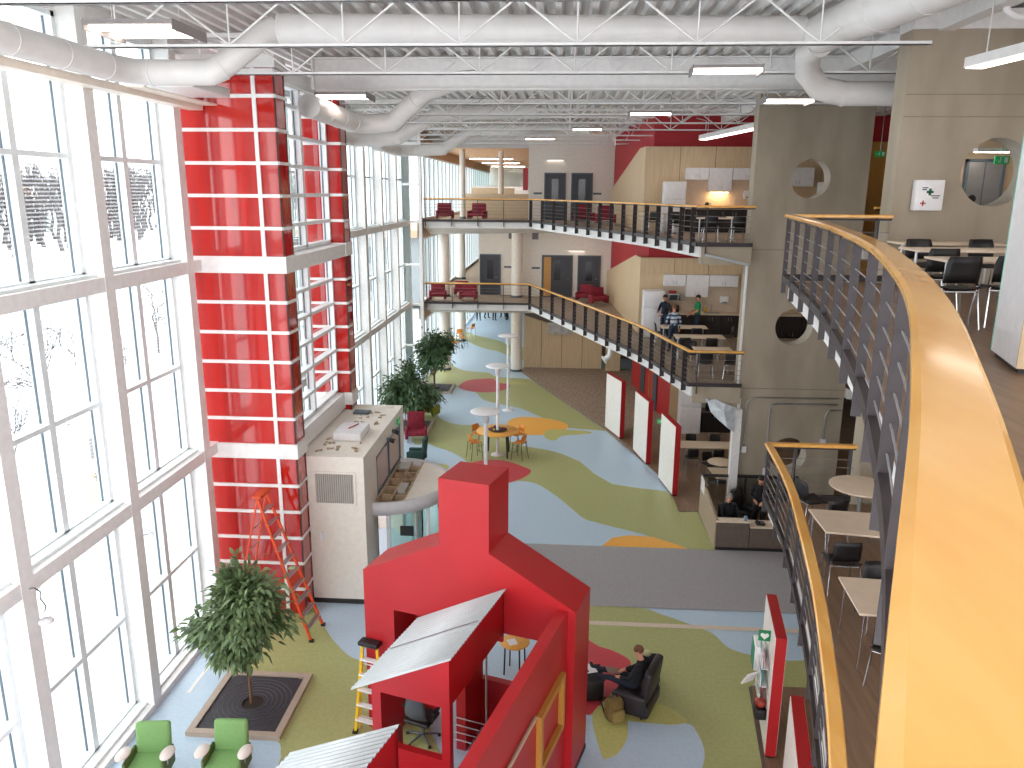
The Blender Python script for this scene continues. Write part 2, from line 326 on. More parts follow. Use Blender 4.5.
# deeper soffit bulkheads under the far galleries, leaning back from the edge
for nm, z in (('trim_soffit_middle', Z2), ('trim_soffit_top', Z3)):
    mb = MB(); e0 = [(-6.9, 39.6)]+fin; e1 = [(-6.9, 41.2)]+[(x+1.3, y+0.9) for x, y in fin]; n = len(e0)
    vs = [(x,y,z-0.29) for x,y in e0]+[(x,y,z-(.7 if i_ < 1 else .52 if i_ < 5 else .38)) for i_,(x,y) in enumerate(e1)]
    mb._add(vs, [(i,i+1,n+i+1,n+i) for i in range(n-1)]); struct(nm, mb, GREYW)
    mb = MB(); mb.box(3.94, 5.35, 22.94, 23.35, z-0.5, z+0.0); struct(nm+'_concrete', mb, CONC)
# ------------------------------------------------------------------ railings
CAPW = [(-.07,-.025),(-.06,-.04),(.06,-.04),(.07,-.025),(.07,.0),(.055,.018),(-.055,.018),(-.07,.0)]
def railing(name, label, path, ztop, zfl, step, cap_off=0.0, glass=False, posts_every=None, rods=5, group=None, first=0.1, pw=0.13, bearing=0):
    """path of (x,y); handrail on posts with five thin rods"""
    r = root(name, label, 'railing', (path[0][0], path[0][1], zfl), 0, group); O = Vector((path[0][0], path[0][1], 0))
    P = [Vector((x, y, 0))-O for x, y in path]; H = ztop-zfl; M = None
    MB().sweep([p+Vector((0,0,H-0.018)) for p in P], CAPW).build('handrail', WOODR, r)
    MB().sweep([p+Vector((0,0,H-0.085)) for p in P], [(-.02,-.012),(.02,-.012),(.02,.018),(-.02,.018)]).build('top_bar', BRONZE, r)
    MB().sweep([p+Vector((0,0,0.07)) for p in P], [(-.03,-.06),(.03,-.06),(.03,.05),(-.03,.05)]).build('bottom_channel', BRONZE, r)
    for k in range(rods):
        z = 0.22+k*(H-0.36)/(rods-0.0)
        q = P if len(P) < 30 else P[::3]+[P[-1]]
        MB().tube([p+Vector((0,0,z)) for p in q], 0.006, 5).build('rod', mat('dull_steel_rod','#8d8a8a',.6), r)
    L = resample([P[0]]+P[1:], 0.02); tot = (len(L)-1)*0.02; k = first
    if bearing:      # posts at equal steps of bearing, as they stand along the slanting edge
        br = [(q[0].x+O.x)/(q[0].y+O.y) for q in L]; ks = []
        for n_ in range(bearing):
            t_ = br[0]+(br[-1]-br[0])*(n_+.06)/(bearing-.5); ks.append(min(range(len(L)), key=lambda i_: abs(br[i_]-t_))*.02)
        for k in ks:
            p, t = L[int(k/0.02)]; a = math.atan2(t.y, t.x)
            MB().cbox((p.x, p.y, (H-0.06-0.2)/2), (0.022, pw, H-0.06+0.2), rz=a).build('post', BRONZE, r)
        k = tot+1
    while k < tot:
        p, t = L[int(k/0.02)]; a = math.atan2(t.y, t.x)
        MB().cbox((p.x, p.y, (H-0.06-0.2)/2), (0.022, pw, H-0.06+0.2), rz=a).build('post', BRONZE, r)
        k += step
    return r
railing('balcony_railing', 'straight railing on the far end of the middle gallery, below the uppermost gallery', [(-6.95, 39.45), (-1.65, 39.45)], 5.2, Z2, 1.3)
railing('balcony_railing', 'straight railing on the far end of the top gallery, just under the ceiling', [(-6.95, 39.45), (-1.65, 39.45)], 9.35, Z3, 1.3)
railing('balcony_railing', 'long slanting maple-capped railing of the middle far gallery in front of the kitchen with people', fs, 5.2, Z2, 1.2, pw=.15, bearing=15)
railing('balcony_railing', 'long maple-capped railing of the top far gallery in front of the empty kitchen', fs, 9.35, Z3, 1.2, pw=.15, bearing=15)
railing('balcony_railing', 'short railing of the middle far gallery ending at the concrete pier', [(3.8, 22.9), (5.35, 22.9)], 5.2, Z2, 1.3, first=0.25)
railing('balcony_railing', 'short railing of the top far gallery ending at the concrete pier', [(3.8, 22.9), (5.35, 22.9)], 9.35, Z3, 1.3, first=0.25)
railing('balcony_railing', 'wide curving maple-capped railing sweeping up close to the viewer', ns3, 9.35, Z3, 1.15, pw=0.075)
railing('balcony_railing', 'curved maple-capped railing one storey below, beside the square tables', ns2, 5.22, Z2, 1.15, pw=0.075)
railing('balcony_railing', 'short cross railing on the top level running to the concrete pier', [(3.87, 14.1), (5.6, 14.1)], 9.35, Z3, 1.0, first=0.5)
railing('balcony_railing', 'short cross railing beside the round table running to the concrete pier', [(3.87, 14.1), (5.45, 14.1)], 5.22, Z2, 1.0, first=0.5)
railing('balcony_railing', 'distant railing seen in the gap between the two concrete piers', [(8.6, 22.9), (12.5, 22.9)], 9.35, Z3, 1.2, first=0.5)
# ------------------------------------------------------------------ window wall on the left
YC = [9.84+2.95*k for k in range(-4, 11)]
mb = MB()
def isgap(y): return 16.0 < y < 21.4
cols = [y for y in YC if not isgap(y)]+[21.6]
for i, y in enumerate(sorted(cols)):
    struct(f'wall_left_column_{i+1}', MB().box(-8.12, -7.6, y-.14, y+.14, -0.1, 12.6), WHITE)
def girts(x, y0, y1, name):
    for j, (za, zb) in enumerate(((8.02, 8.26), (3.98, 4.22), (-0.05, 0.12))):
        struct(f'{name}_girt_{j+1}', MB().box(-8.15, x-.006, y0, y1, za, zb), WHITE)
girts(-7.6, -2, 16.3, 'wall_left_near'); girts(-7.6, 21.5, 39.2, 'wall_left_far')
struct('wall_left_head', MB().box(-8.15, -7.9, -2, 39.2, 12.35, 12.7), WHITE)
def window(idx, y0, y1, z0, z1, tr, xg=-8.1, mull=None, sill=True, glass=None):
    """one glazed opening: frame with centre mullion and transom, panes as children"""
    r = MB(); f = 0.08; xf = xg+0.17
    r.box(xg-.02, xf, y0, y0+f, z0, z1).box(xg-.02, xf, y1-f, y1, z0, z1).box(xg-.02, xf, y0, y1, z0, z0+f).box(xg-.02, xf, y0, y1, z1-f, z1)
    ym = (y0+y1)/2 if mull is None else mull
    ms = ym if isinstance(ym, list) else [ym]
    mw = .07 if len(ms) == 1 else .04
    for q in ms: r.box(xg-.02, xf, q-mw, q+mw, z0, z1)
    for t in tr: r.box(xg-.02, xf+.01, y0, y1, t-.04, t+.04)
    if sill: r.box(xg+.1, xg+.36, y0, y1, z0-.0, z0+.05)
    w = r.build(f'window_{idx}', FRAMEG); w['kind'] = 'structure'
    ed = [y0]+ms+[y1]; zs = [z0]+list(tr)+[z1]
    g = MB()
    for a in range(len(ed)-1):
        for b in range(len(zs)-1):
            A, B = ed[a]+(mw if a else f), ed[a+1]-(mw if a < len(ed)-2 else f)
            g.box(xg+.02, xg+.05, A, A+.015, zs[b]+.05, zs[b+1]-.05); g.box(xg+.02, xg+.05, B-.015, B, zs[b]+.05, zs[b+1]-.05)
    g.build('gasket', GASK, w)
    p = MB(); p._add([(xg,y0,z0),(xg,y1,z0),(xg,y1,z1),(xg,y0,z1)], [(0,1,2,3)]); p.build('pane', glass or FRITG, w)
    return w
wi = 1; sc_ = sorted(cols)
for i in range(len(sc_)-1):
    a, b = sc_[i]+.14, sc_[i+1]-.14
    if a > 15.8 and b < 21.7: continue
    if b-a < 1: continue
    for z0, z1, tr in ((0.12, 3.98, [1.98]), (4.22, 8.02, [6.08]), (8.26, 12.35, [10.2])):
        window(wi, a, b, z0, z1, tr); wi += 1
# small end wall of glass where the wall steps
mb = MB(); 
for z in (0.1, 2.0, 4.1, 6.1, 8.2, 10.0, 11.9): mb.box(-8.1, -6.98, 39.15, 39.3, z-.06, z+.06)
for x in (-8.1, -7.05): mb.box(x-.08, x+.08, 39.1, 39.35, 0, 12.6)
struct('trim_end_glazing_frame', mb, WHITE)
struct('window_end_return', MB()._add([(-8.1,39.2,0),(-7.05,39.2,0),(-7.05,39.2,12),(-8.1,39.2,12)], [(0,1,2,3)]), GLASS)
# windows of the far hall beyond the gallery edge
for j, (z0, z1) in enumerate(((0.1, 3.3), (4.2, 7.4), (8.3, 11.4))):
    window(f'{60+j}', 39.4, 76, z0, z1, [], xg=-7.15, mull=[39.4+1.5*k for k in range(1, 24)], sill=False, glass=GLASS)
    struct(f'wall_left_hall_spandrel_{j+1}', MB().box(-7.25, -7.0, 39.35, 76, z1, z1+0.9), mat('tan_render', '#c9a98a', 0.7))
# ------------------------------------------------------------------ red glazed return walls and the recessed glass bay
def redwall(name, y0, y1, x0):
    x1 = -5.83
    m = MB(); m.box(x0, x1, y0, y1, 0, 12.05); r = m.build(name, REDGL); r['kind'] = 'structure'
    zs = [12.0, 11.52, 10.87, 10.22, 9.57, 8.91, 7.36, 6.71, 6.06, 5.41, 4.78, 3.21, 2.58, 1.94, 1.31, 0.66]
    b = MB()
    for z in zs: b.box(x0, x1+.015, y0-.035, y0-.002, z-.035, z+.035).box(x1+.002, x1+.03, y0-.035, y1, z-.03, z+.03)
    b.box(x0, x1, y1+.002, y1+.03, 8.9, 8.97)
    for z in zs: b.box(x0, x1, y1+.002, y1+.03, z-.035, z+.035)
    b.box(-6.29, -6.21, y0-.037, y0-.004, 0, 12.05); b.build('glazing_bar', WHITE, r)
    g = MB(); g.box(x1-.02, x1+.012, y0-.012, y0+.02, 0, 12.05).box(x1-.02, x1+.012, y1-.02, y1+.01, 0, 12.05); g.build('corner_joint', mat('dark_red_joint', '#3c1412', 0.4), r)
    k = MB(); k.box(x0, x1+.05, y0-.06, y1+.05, 7.98, 8.33).box(x0, x1+.05, y0-.06, y1+.05, 3.86, 4.2); k.build('band', WHITE, r)
    k = MB(); k.box(x0, x1+.05, y0-.05, y1+.05, 12.05, 12.3); k.build('cap', WHITE, r)
    return r
redwall('wall_red_return_near', 16.3, 16.86, -8.15); redwall('wall_red_return_far', 20.95, 21.5, -6.95)
struct('window_far_return_side', MB()._add([(-8.1,21.4,0),(-6.95,21.4,0),(-6.95,21.4,12),(-8.1,21.4,12)],[(0,1,2,3)]), GLASS)
# glass between them
XB = -6.35
for j, (z0, z1, tr) in enumerate(((4.2, 7.98, [4.78, 5.41, 6.06, 6.71, 7.36]), (8.33, 12.0, [8.91, 9.57, 10.22, 10.87, 11.52]))):
    window(70+j, 16.88, 20.93, z0, z1, tr, xg=XB, mull=[18.9], sill=False, glass=GLASS)
struct('trim_bay_girt_1', MB().box(-6.5, -5.8, 16.86, 20.95, 7.98, 8.3), WHITE)
struct('trim_bay_girt_2', MB().box(-6.5, -6.0, 16.86, 20.95, 3.76, 4.2), WHITE)
struct('trim_bay_girt_3', MB().box(-6.5, -6.1, 16.86, 20.95, 11.95, 12.3), WHITE)
# ------------------------------------------------------------------ entrance booth
bx0, bx1, by0, by1, bz = -5.83, -4.48, 16.88, 21.45, 3.72
m = MB()
m.box(bx0, bx1, by0, by0+.2, 0.12, bz).box(bx0, bx1, by1-.2, by1, 0, bz)
m.box(bx1-.2, bx1, by0+.2, 18.1, 0.12, bz).box(bx1-.2, bx1, 21.0, by1-.2, 0, bz).box(bx1-.2, bx1, 18.1, 21.0, 3.3, bz)
m.box(bx0, bx1-.2, by0+.2, by1-.2, bz-.15, bz-.02).box(-6.3, bx0, by0, by1, bz-.15, bz-.02)
struct('wall_booth', m, BEIGEW)
m = MB(); m.box(-6.3, -6.1, 16.9, 21.4, bz-.02, bz+.12); struct('trim_booth_parapet', m, WHITE)
struct('baseboard_booth', MB().box(bx0, bx1+.01, by0-.012, by0+.01, 0, 0.12), mat('black_baseboard', '#2c2a2a', 0.6))
struct('window_booth', MB().box(bx1-.04, bx1-.03, 18.1, 21.0, 2.3, 3.3), glass_mat('brightened_glass','#eadcd8',.12,dens=.45))  # pale pink diffuse mixed into the panes stands in for bright reflections
m = MB()
for y in (18.1, 19.5, 20.9): m.box(bx1-.05, bx1+.01, y, y+.05, 2.1, 3.32)
m.box(bx1-.05, bx1+.01, 18.1, 21.0, 2.28, 2.34).box(bx1-.05, bx1+.01, 18.1, 21.0, 3.27, 3.32); struct('trim_booth_window_frame', m, GASK)
g = root('air_grille', 'white louvred air grille high on the end of the cream entrance booth', 'vent', (-5.18, by0-.01, 2.95))
MB().box(-.5,.5,-.02,.0,-.41,-.36).box(-.5,.5,-.02,0,.36,.41).box(-.5,-.45,-.02,0,-.36,.36).box(.45,.5,-.02,0,-.36,.36).build('frame', BEIGEW, g)
m = MB()
for k in range(18): m.cbox((-.43+k*.0505, -.008, 0), (.03,.004,.72), rz=.5)
m.build('louvres', mat('louvre_grey','#bdb6ae',.5), g)
MB().box(-.45,.45,.0,.006,-.36,.36).build('backing', mat('grille_back','#8f8983',.8), g)
o = MB().rbox((-5.55, by0-.03, 1.75), (.09,.06,.2), .02).build('door_sensor', WHITEG); tag(o, 'small white box fixed low on the end wall of the cream booth', 'sensor')
# curved canopy over the revolving door
cx_, cy_, cr = bx1, 19.25, 1.7
arc = [(cx_+cr*.98*math.cos(a), cy_+cr*math.sin(a)) for a in [(-PI/2)+PI*k/28 for k in range(29)]]
r = root('entrance_canopy', 'half-round white entrance canopy with exposed framing beside the cream booth', 'canopy', (cx_, cy_, 0))
rel = [(x-cx_, y-cy_) for x, y in arc]
m = MB(); nn = len(rel); inn = [(x*.94, y*.94) for x, y in rel]
vs = [(x,y,2.0) for x,y in rel]+[(x,y,2.32) for x,y in rel]+[(x,y,2.0) for x,y in inn]+[(x,y,2.32) for x,y in inn]
fsx = []
for i in range(nn-1): fsx += [(i,i+1,nn+i+1,nn+i),(2*nn+i,3*nn+i,3*nn+i+1,2*nn+i+1),(nn+i,nn+i+1,3*nn+i+1,3*nn+i),(i,2*nn+i,2*nn+i+1,i+1)]
m._add(vs, fsx, True); m.build('fascia', mat('grey_white_fascia','#d6d4d6',.4), r)
m = MB(); half = [p for p in inn if p[0] > 0.72]; m.prism([(0.72, half[0][1])]+half+[(0.72, half[-1][1])], 2.24, 2.3); m.build('top_panel', BEIGEW, r)
m = MB(); m.prism([(0.02,-1.45),(.72,-1.45),(.72,1.45),(.02,1.45)], 2.02, 2.06); m.build('ceiling_board', mat('plywood','#a58a6c',.8,noise='#7c6650',nscale=5), r)
m = MB()
for y in (-1.0,-.45,.1,.6,1.1): m.box(.02,.74,y,y+.05,2.06,2.28)
for x in (.02,.36,.68): m.box(x,x+.05,-1.4,1.4,2.1,2.31)
m.build('joist', mat('raw_timber','#c7ae90',.7,noise='#a88d6e'), r)
MB().box(.45,.65,-.9,-.4,2.28,2.38).build('junction_box', mat('galvanised','#b7b2ab',.5), r); MB().box(.1,.4,.8,1.3,2.28,2.33).build('junction_box', mat('galvanised','#b7b2ab',.5), r)
m = MB(); sel = rel[2:-2]; mm = len(sel)
m._add([(x*.95,y*.95,0.05) for x,y in sel]+[(x*.95,y*.95,2.0) for x,y in sel], [(i,i+1,mm+i+1,mm+i) for i in range(mm-1)], True); m.build('curved_glass', GLASS, r)
m = MB()
for k in (2, 8, 14, 20, 26): m.cyl((rel[k][0]*.95, rel[k][1]*.95), .05, 0, 2.0, 10)
m.cyl((.75, 0), .06, 0, 2.0, 12); m.build('post', FRAMEG, r)
m = MB()
for a in (0.4, 0.4+PI/2, .4+PI, .4+1.5*PI): m.cbox((.75+.35*math.cos(a), .35*math.sin(a), 1.0), (.7,.03,1.9), rz=a)
m.build('door_leaf', glass_mat('door_glass','#dfeeea',.12), r)
m = MB(); m.cbox((.75, -1.3, 1.45), (.34,.02,.26)); m.build('notice', BLACKP, r)
# bits on the booth roof
for i, (x, y, d, h, l) in enumerate(((-5.2, 18.6, (.7,1.0), .2, 'large low white service box on the booth roof, nearest the glass bay'), (-5.45, 20.6, (.45,.3), .07, 'small dark tray among cables at the far end of the booth roof'))):
    o = MB().rbox((x, y, bz-.015+h/2), (d[0], d[1], h), .03).build('service_box', WHITEG if i == 0 else GASK); tag(o, l, 'box')
o = MB().tube([(-5.25,18.5,bz+.195),(-5.1,18.9,bz+.195)], .014, 6).build('red_marker_rod', RED); tag(o, 'thin red rod lying on the white box on the booth roof', 'rod')
random.seed(4); m = MB()
for k in range(40):
    x, y = random.uniform(-5.7, -4.75), random.uniform(17.1, 21.1); m.cbox((x, y, bz-.004), (random.uniform(.04,.16), random.uniform(.02,.07), .03), rz=random.uniform(0,3))
tag(m.build('construction_offcuts', mat('offcut_tan','#c9b096',.8,noise='#94806c')), 'tan offcuts and scraps strewn over the booth roof', 'debris', kind='stuff')
# exit sign on the booth
def exit_sign(label, loc, rz, name='exit_sign', group=None):
    r = root(name, label, 'sign', loc, rz); MB().box(-.15,.15,-.02,.02,-.08,.08).build('panel', mat('exit_green','#1b8a4c',.5,emit=('#1b8a4c',.12)), r)
    m = MB(); m.ball((-.03,-.025,.045),(.014,.006,.014)).tube([(-.03,-.024,.03),(-.04,-.024,-.01)],.01,5).tube([(-.04,-.024,-.01),(-.015,-.024,-.05)],.007,5).tube([(-.04,-.024,-.01),(-.07,-.024,-.045)],.007,5).tube([(-.03,-.024,.02),(0,-.024,.0)],.006,5)
    m.box(.05,.12,-.024,-.02,-.055,.055).tube([(-.12,-.024,0),(-.08,-.024,0)],.007,5); m.build('running_figure', WHITE, r); return r
exit_sign('green exit sign on the cream booth above its side windows', (bx1+.06, 20.55, 3.52), PI/2)
def spotlight(label, loc, rz):
    r = root('emergency_spotlight', label, 'lamp', loc, rz, 'twin spotlights on the booth'); MB().cyl((0,0),.05,-.03,.05,10).build('bracket', GASK, r)
    MB().tube([(0,-.02,0),(0,-.14,-.04)],[.05,.07],10).build('lamp_head', BLACKP, r)
spotlight('small dark spotlight on the booth wall, nearer the exit sign', (bx1+.06, 19.9, 3.42), PI/2)
spotlight('small dark spotlight on the booth wall, farther from the exit sign', (bx1+.06, 19.3, 3.38), PI/2)

for k, y in enumerate((18.2, 20.2)):  # lamps added to brighten the dark inside of the booth
    r = root('added_downlight', 'added round fill light inside the cream entrance booth, '+('nearer' if k == 0 else 'farther')+' one', 'lamp', (-5.3,y,bz-.16)); MB().lathe([(.16,0),(.2,-.015),(.2,.0)],n=18).build('trim_ring', WHITE, r); MB().lathe([(0,-.004),(.16,-.004)],n=18).build('lens', mat('added_downlight_lens','#fff3e2',.5,emit=('#fff0dc',14)), r)
# ------------------------------------------------------------------ roof deck, joists, beam
DZ = 12.62
m = MB(); x = -8.3; prof = []
while x < 14: prof += [(x, DZ), (x+.10, DZ), (x+.14, DZ+.09), (x+.26, DZ+.09)]; x += .30
vs = [(a,-4,b) for a,b in prof]+[(a,46,b) for a,b in prof]; n = len(prof)
m._add(vs, [(i,i+1,n+i+1,n+i) for i in range(n-1)]); m.box(-8.3,14,-4,46,DZ+.12,DZ+.3)
struct('ceiling', m, WHITE2)
struct('wall_far_bulkhead', MB().box(-8.3,-1.9,43.0,43.12,11.9,12.9).box(-8.3,-7.2,39.3,43,11.9,12.9), WHITE2)
struct('wall_right', MB().box(14,14.2,-4,78,-.3,12.9), BEIGEW)
struct('ceiling_hall', MB().box(-7.2,14,43.1,78,11.9,12.0), mat('cedar_soffit','#efc9a2',.6,noise='#e4b487',nscale=3,stretch=(8,.6,1)))
struct('ceiling_lower_hall', MB().box(-7.2,14,44,78,7.4,7.5).box(-7.2,14,50,78,3.5,3.6), GREYW)
JN = ['nearest the viewer, at the picture top', 'second, in front of the round cross duct', 'third, passing the red glass tower', 'fourth, just beyond the deep plain beam', 'fifth from the viewer', 'sixth from the viewer', 'seventh from the viewer', 'eighth from the viewer', 'ninth from the viewer', 'tenth from the viewer']
def joist(y, zb, lab, x0=-7.95, x1=9.0, heavy=False):
    r = root('roof_joist', 'white open-web roof joist spanning the atrium, '+lab, 'joist', (0, y, zb), 0, 'open-web roof joists'); H = DZ-.03-zb
    for s in (-1, 1):
        pass
    MB().box(x0,x1,-.045,-.012,0,.05).box(x0,x1,.012,.045,0,.05).box(x0,x1,-.045,.045,.0,.01).build('bottom_chord', WHITE, r)
    MB().box(x0,x1,-.06,.06,H-.07,H).build('top_chord', WHITE, r)
    m = MB(); x = x0; st = 1.8; k = 0
    while x+st <= x1+.01:
        m.tube([(x,0,H-.05),(x+st/2,0,.04)],.018,6).tube([(x+st/2,0,.04),(x+st,0,H-.05)],.018,6).tube([(x+st/2,0,.04),(x+st/2,0,H-.05)],.014,6); x += st
    m.build('web', WHITE, r); return r
jy = [9.87, 12.82, 15.77, 21.1, 24.0, 26.9, 29.8, 32.7, 35.6, 38.5]
for i, y in enumerate(jy): joist(y, 11.84, JN[i], x1=(5.35 if i == 1 else 9.0))
# deep plate beam
m = MB(); m.box(-5.75,9,18.66,18.68,11.93,12.58).box(-5.75,9,18.52,18.82,11.9,11.93).box(-5.75,9,18.52,18.82,12.56,12.59)
m.box(-5.75,-5.7,18.5,18.84,11.9,12.59)
b = m.build('ceiling_beam', WHITE); b['kind'] = 'structure'
m = MB()
for x in (-2.9,-.95,.95,3.1): m.prismP([(0,0),(.42,0),(0,-.3)], (x,18.6,12.5), (1,0,0), (0,0,1), (0,1,0), .05)
m.build('haunch', WHITE, b)
struct('ceiling_girder', MB().box(6.0,6.25,2,40,12.28,12.6), WHITE)
# rods bracing between joists
m = MB()
for x in (-2.3, 2.6, 5.0):
    for a, b2 in zip(jy[2:-1], jy[3:]): m.tube([(x,a,11.86),(x+.25,(a+b2)/2,12.3),(x,b2,12.55)],.016,6)
struct('ceiling_bracing', m, WHITE)
# ------------------------------------------------------------------ ducts
def bend(P, k=5): return smoothpath(P, k)
def duct(label, path, r, bands=True):
    o = root('round_duct', label, 'duct', path[0]); O = Vector(path[0]); P = [Vector(p)-O for p in path]
    MB().tube(P, r, 20).build('pipe', DUCT, o)
    for i in range(len(P)-1):
        d = P[i+1]-P[i]; t = d.normalized()
        if d.length > .9: 
            for q in range(int(d.length/1.1)+1):
                c = P[i]+t*min(d.length, q*1.1+.02); MB().tube([c-t*.02, c+t*.02], r+.008, 20).build('seam_band', DUCT, o)
    m = MB(); done = 0
    for i in range(len(P)-1):
        if (P[i+1]-P[i]).length > 1.5:
            c = (P[i]+P[i+1])/2; zz = DZ-.05-O.z
            if zz-c.z > r+.1: m.tube([c+Vector((0,0,r-.01)), (c.x,c.y,zz)], .01, 5); done = 1
    if done: m.build('hanger', WHITE, o)
    return o
duct('large white duct along the window wall ending in an elbow by the red tower', [(-7.2,6.0,11.56),(-7.2,12.9,11.56),(-7.05,13.3,11.56),(-6.85,13.4,11.56),(-5.85,13.4,11.56),(-5.7,13.42,11.62),(-5.05,13.75,12.2),(-4.85,13.85,12.3)], .205)
duct('long straight white duct across the roof between the second and third joists', [(-4.8,13.85,12.3),(3.9,14.3,12.3)], .24)
duct('white duct starting beside the red glass tower and curving up into the roof', [(-5.35,16.95,11.4),(-5.35,20.4,11.35),(-5.2,20.7,11.35),(-4.9,20.85,11.35),(-4.4,20.9,11.4),(-3.4,20.0,12.05),(-2.6,19.95,12.3)], .24)
duct('third white wall duct, beyond the farther red return wall', [(-7.1,22.2,11.4),(-7.1,26.5,11.35),(-6.9,26.9,11.35),(-6.5,27.1,11.35),(-5.6,27.1,11.4),(-4.3,27.5,12.2),(-1.0,27.6,12.3)], .24)
duct('farthest white wall duct curving up near the top gallery', [(-7.1,30.5,11.4),(-7.1,34.0,11.35),(-6.9,34.4,11.35),(-6.4,34.6,11.35),(-5.2,34.6,11.4),(-4.0,34.9,12.2),(1.0,35,12.3)], .24)
duct('thick white duct coming down from upper right toward the concrete piers', [(4.95,9.2,12.26),(4.6,11.2,12.24),(4.3,12.9,12.24),(4.2,13.7,12.24),(4.15,14.1,12.24)], .31)
duct('curved white duct bending down beside the nearer concrete pier', [(4.25,14.5,12.15),(4.2,15.0,12.1),(4.35,15.5,11.85),(4.65,15.75,11.6),(5.1,15.8,11.5),(9.5,15.8,11.5)], .22)
# long shelf boxing under the wall duct
struct('trim_duct_shelf', MB().box(-7.6,-7.3,-1,16.25,11.24,11.36).box(-7.6,-7.0,13.4,16.25,11.33,11.36), mat('warm_white_boxing','#eee3d6',.5))
o = MB().rbox((-6.55,14.2,11.42),(.75,1.5,.16),.03).build('duct_end_box', DUCT); tag(o, 'flat grey-white metal box under the wall duct, touching the red tower', 'duct')
# sprinkler pipes above the nearer pier
o = MB().tube([(6.2,12.5,12.5),(6.2,12.5,12.25),(6.35,12.5,12.15),(9.5,12.5,12.15)],.05,8).build('sprinkler_pipe', WHITE); tag(o, 'white pipe dropping from the roof above the nearer concrete pier', 'pipe')
# ------------------------------------------------------------------ strip lights
def fixture(label, x, y, z, L=1.2, W=.34, n=2, rz=0, two=True):
    r = root('ceiling_light', label, 'lamp', (x, y, z), rz, 'fluorescent ceiling lights')
    MB().box(-L/2,L/2,-W*n/2,W*n/2,.04,.09).box(-L/2-.02,-L/2,-W*n/2,W*n/2,-.03,.1).box(L/2,L/2+.02,-W*n/2,W*n/2,-.03,.1).build('housing', FIXW, r)
    for k in range(n):
        y0 = -W*n/2+k*W+W*.2; MB().box(-L/2+.01,L/2-.01,y0,y0+W*.6,.02,.04).build('lens', TUBE, r)
    for s in (-1,1): MB().tube([(s*L*.4,0,.09),(s*L*.4,0,DZ-z)],.006,4).build('hanger', WHITE, r)
    return r
fixture('large twin-lens ceiling light close to the window wall, upper left', -5.6, 10.95, 11.7, 1.15, .5)
fixture('twin-lens ceiling light in the middle, below the deep white beam', 2.75, 14.75, 11.72, 1.15, .34, rz=-.05)
fixture('ceiling light over the slanting gallery, left of the red upper wall', 2.3, 22.9, 11.75, 1.1, .3)
fixture('ceiling light farther back, left of the slanting gallery', .75, 28.9, 11.78, 1.0, .3)
fixture('small ceiling light over the far straight gallery', -1.05, 34.4, 11.8, 1.2, .3)
fixture('twin ceiling light in front of the farther red tower', -4.85, 18.0, 11.65, 1.1, .42)
fixture('twin ceiling light at the top of the farther concrete pier', 4.75, 18.35, 11.6, 1.0, .42)
def bar(label, x0, y0, z, x1, y1, w=.16, h=.1, hang=.6, e=2.0):
    v = Vector((x1-x0,y1-y0,0)); r = root('linear_light', label, 'lamp', ((x0+x1)/2,(y0+y1)/2,z), math.atan2(v.y,v.x)); L = v.length
    MB().box(-L/2,L/2,-w/2,w/2,0,h).build('housing', WHITE, r); MB().box(-L/2+.02,L/2-.02,-w/2+.02,w/2-.02,-.012,0).build('lens', mat('soft_lens_%s' % e,'#f5efe8',.5,emit=('#fff1e4',e)), r)
    for s in (-1,1): MB().tube([(s*L*.42,0,h),(s*L*.42,0,h+hang)],.01,4).build('hanger', WHITE, r)
bar('long white linear light hung in front of the nearer concrete pier', 5.95, 12.7, 11.5, 6.35, 9.4, .3, .14, .98)
bar('long pale linear light hung above the top-floor kitchen', 5.1, 30.8, 11.6, 5.9, 24.6, .35, .16, .85)
for i, (x, z, l) in enumerate(((-.5,11.3,'slim wall light above the doors on the top level'), (.75,6.6,'slim wall light above the doors on the middle level'))):
    bar(l, x-.45, 42.93, z, x+.45, 42.93, .14, .06, .05, .7)
# ------------------------------------------------------------------ concrete piers with round openings
def pier(name, x0, x1, y0, t, z0, z1, holes, R):
    m = MB(); n = 48
    def sq(a, h):
        c, s_ = math.cos(a), math.sin(a); k = h/max(abs(c), abs(s_)); return c*k, s_*k
    hx = holes[0][0]; h = R*1.35
    m.box(x0, hx-h, y0, y0+t, z0, z1); m.box(hx+h, x1, y0, y0+t, z0, z1); zz = z0
    for cx, cz in sorted(holes, key=lambda q: q[1]):
        m.box(hx-h, hx+h, y0, y0+t, zz, cz-h); zz = cz+h; vs = []; fs = []
        for yy in (y0, y0+t):
            for k in range(n):
                a = 2*PI*k/n+PI/n*0; vs.append((hx+(cx-hx)+R*math.cos(a), yy, cz+R*math.sin(a)))
            for k in range(n):
                a = 2*PI*k/n; q = sq(a, h); vs.append((hx+q[0], yy, cz+q[1]))
        for k in range(n):
            j = (k+1)%n; fs += [(k,j,n+j,n+k), (2*n+k,3*n+k,3*n+j,2*n+j), (k,2*n+k,2*n+j,j)]
        m._add(vs, fs)
    m.box(hx-h, hx+h, y0, y0+t, zz, z1)
    o = m.build(name, CONC); o['kind'] = 'structure'
    for cx, cz in holes:
        e = MB(); k = 48
        e._add([(cx+R*.999*math.cos(2*PI*i/k), yy, cz+R*.999*math.sin(2*PI*i/k)) for yy in (y0+.004, y0+t-.004) for i in range(k)], [(i,(i+1)%k,k+(i+1)%k,k+i) for i in range(k)])
        e.build('opening_lining', CONCL, o)
    return o
pier('wall_pier_near', 5.6, 12.6, 14.15, .5, 0, 12.3, [(7.22,10.06),(7.22,5.9),(7.22,1.8)], .56)
pier('wall_pier_far', 5.32, 8.45, 23.2, .55, 0, 12.35, [(6.88,10.09),(6.8,5.89),(6.98,1.96)][:3], .54)
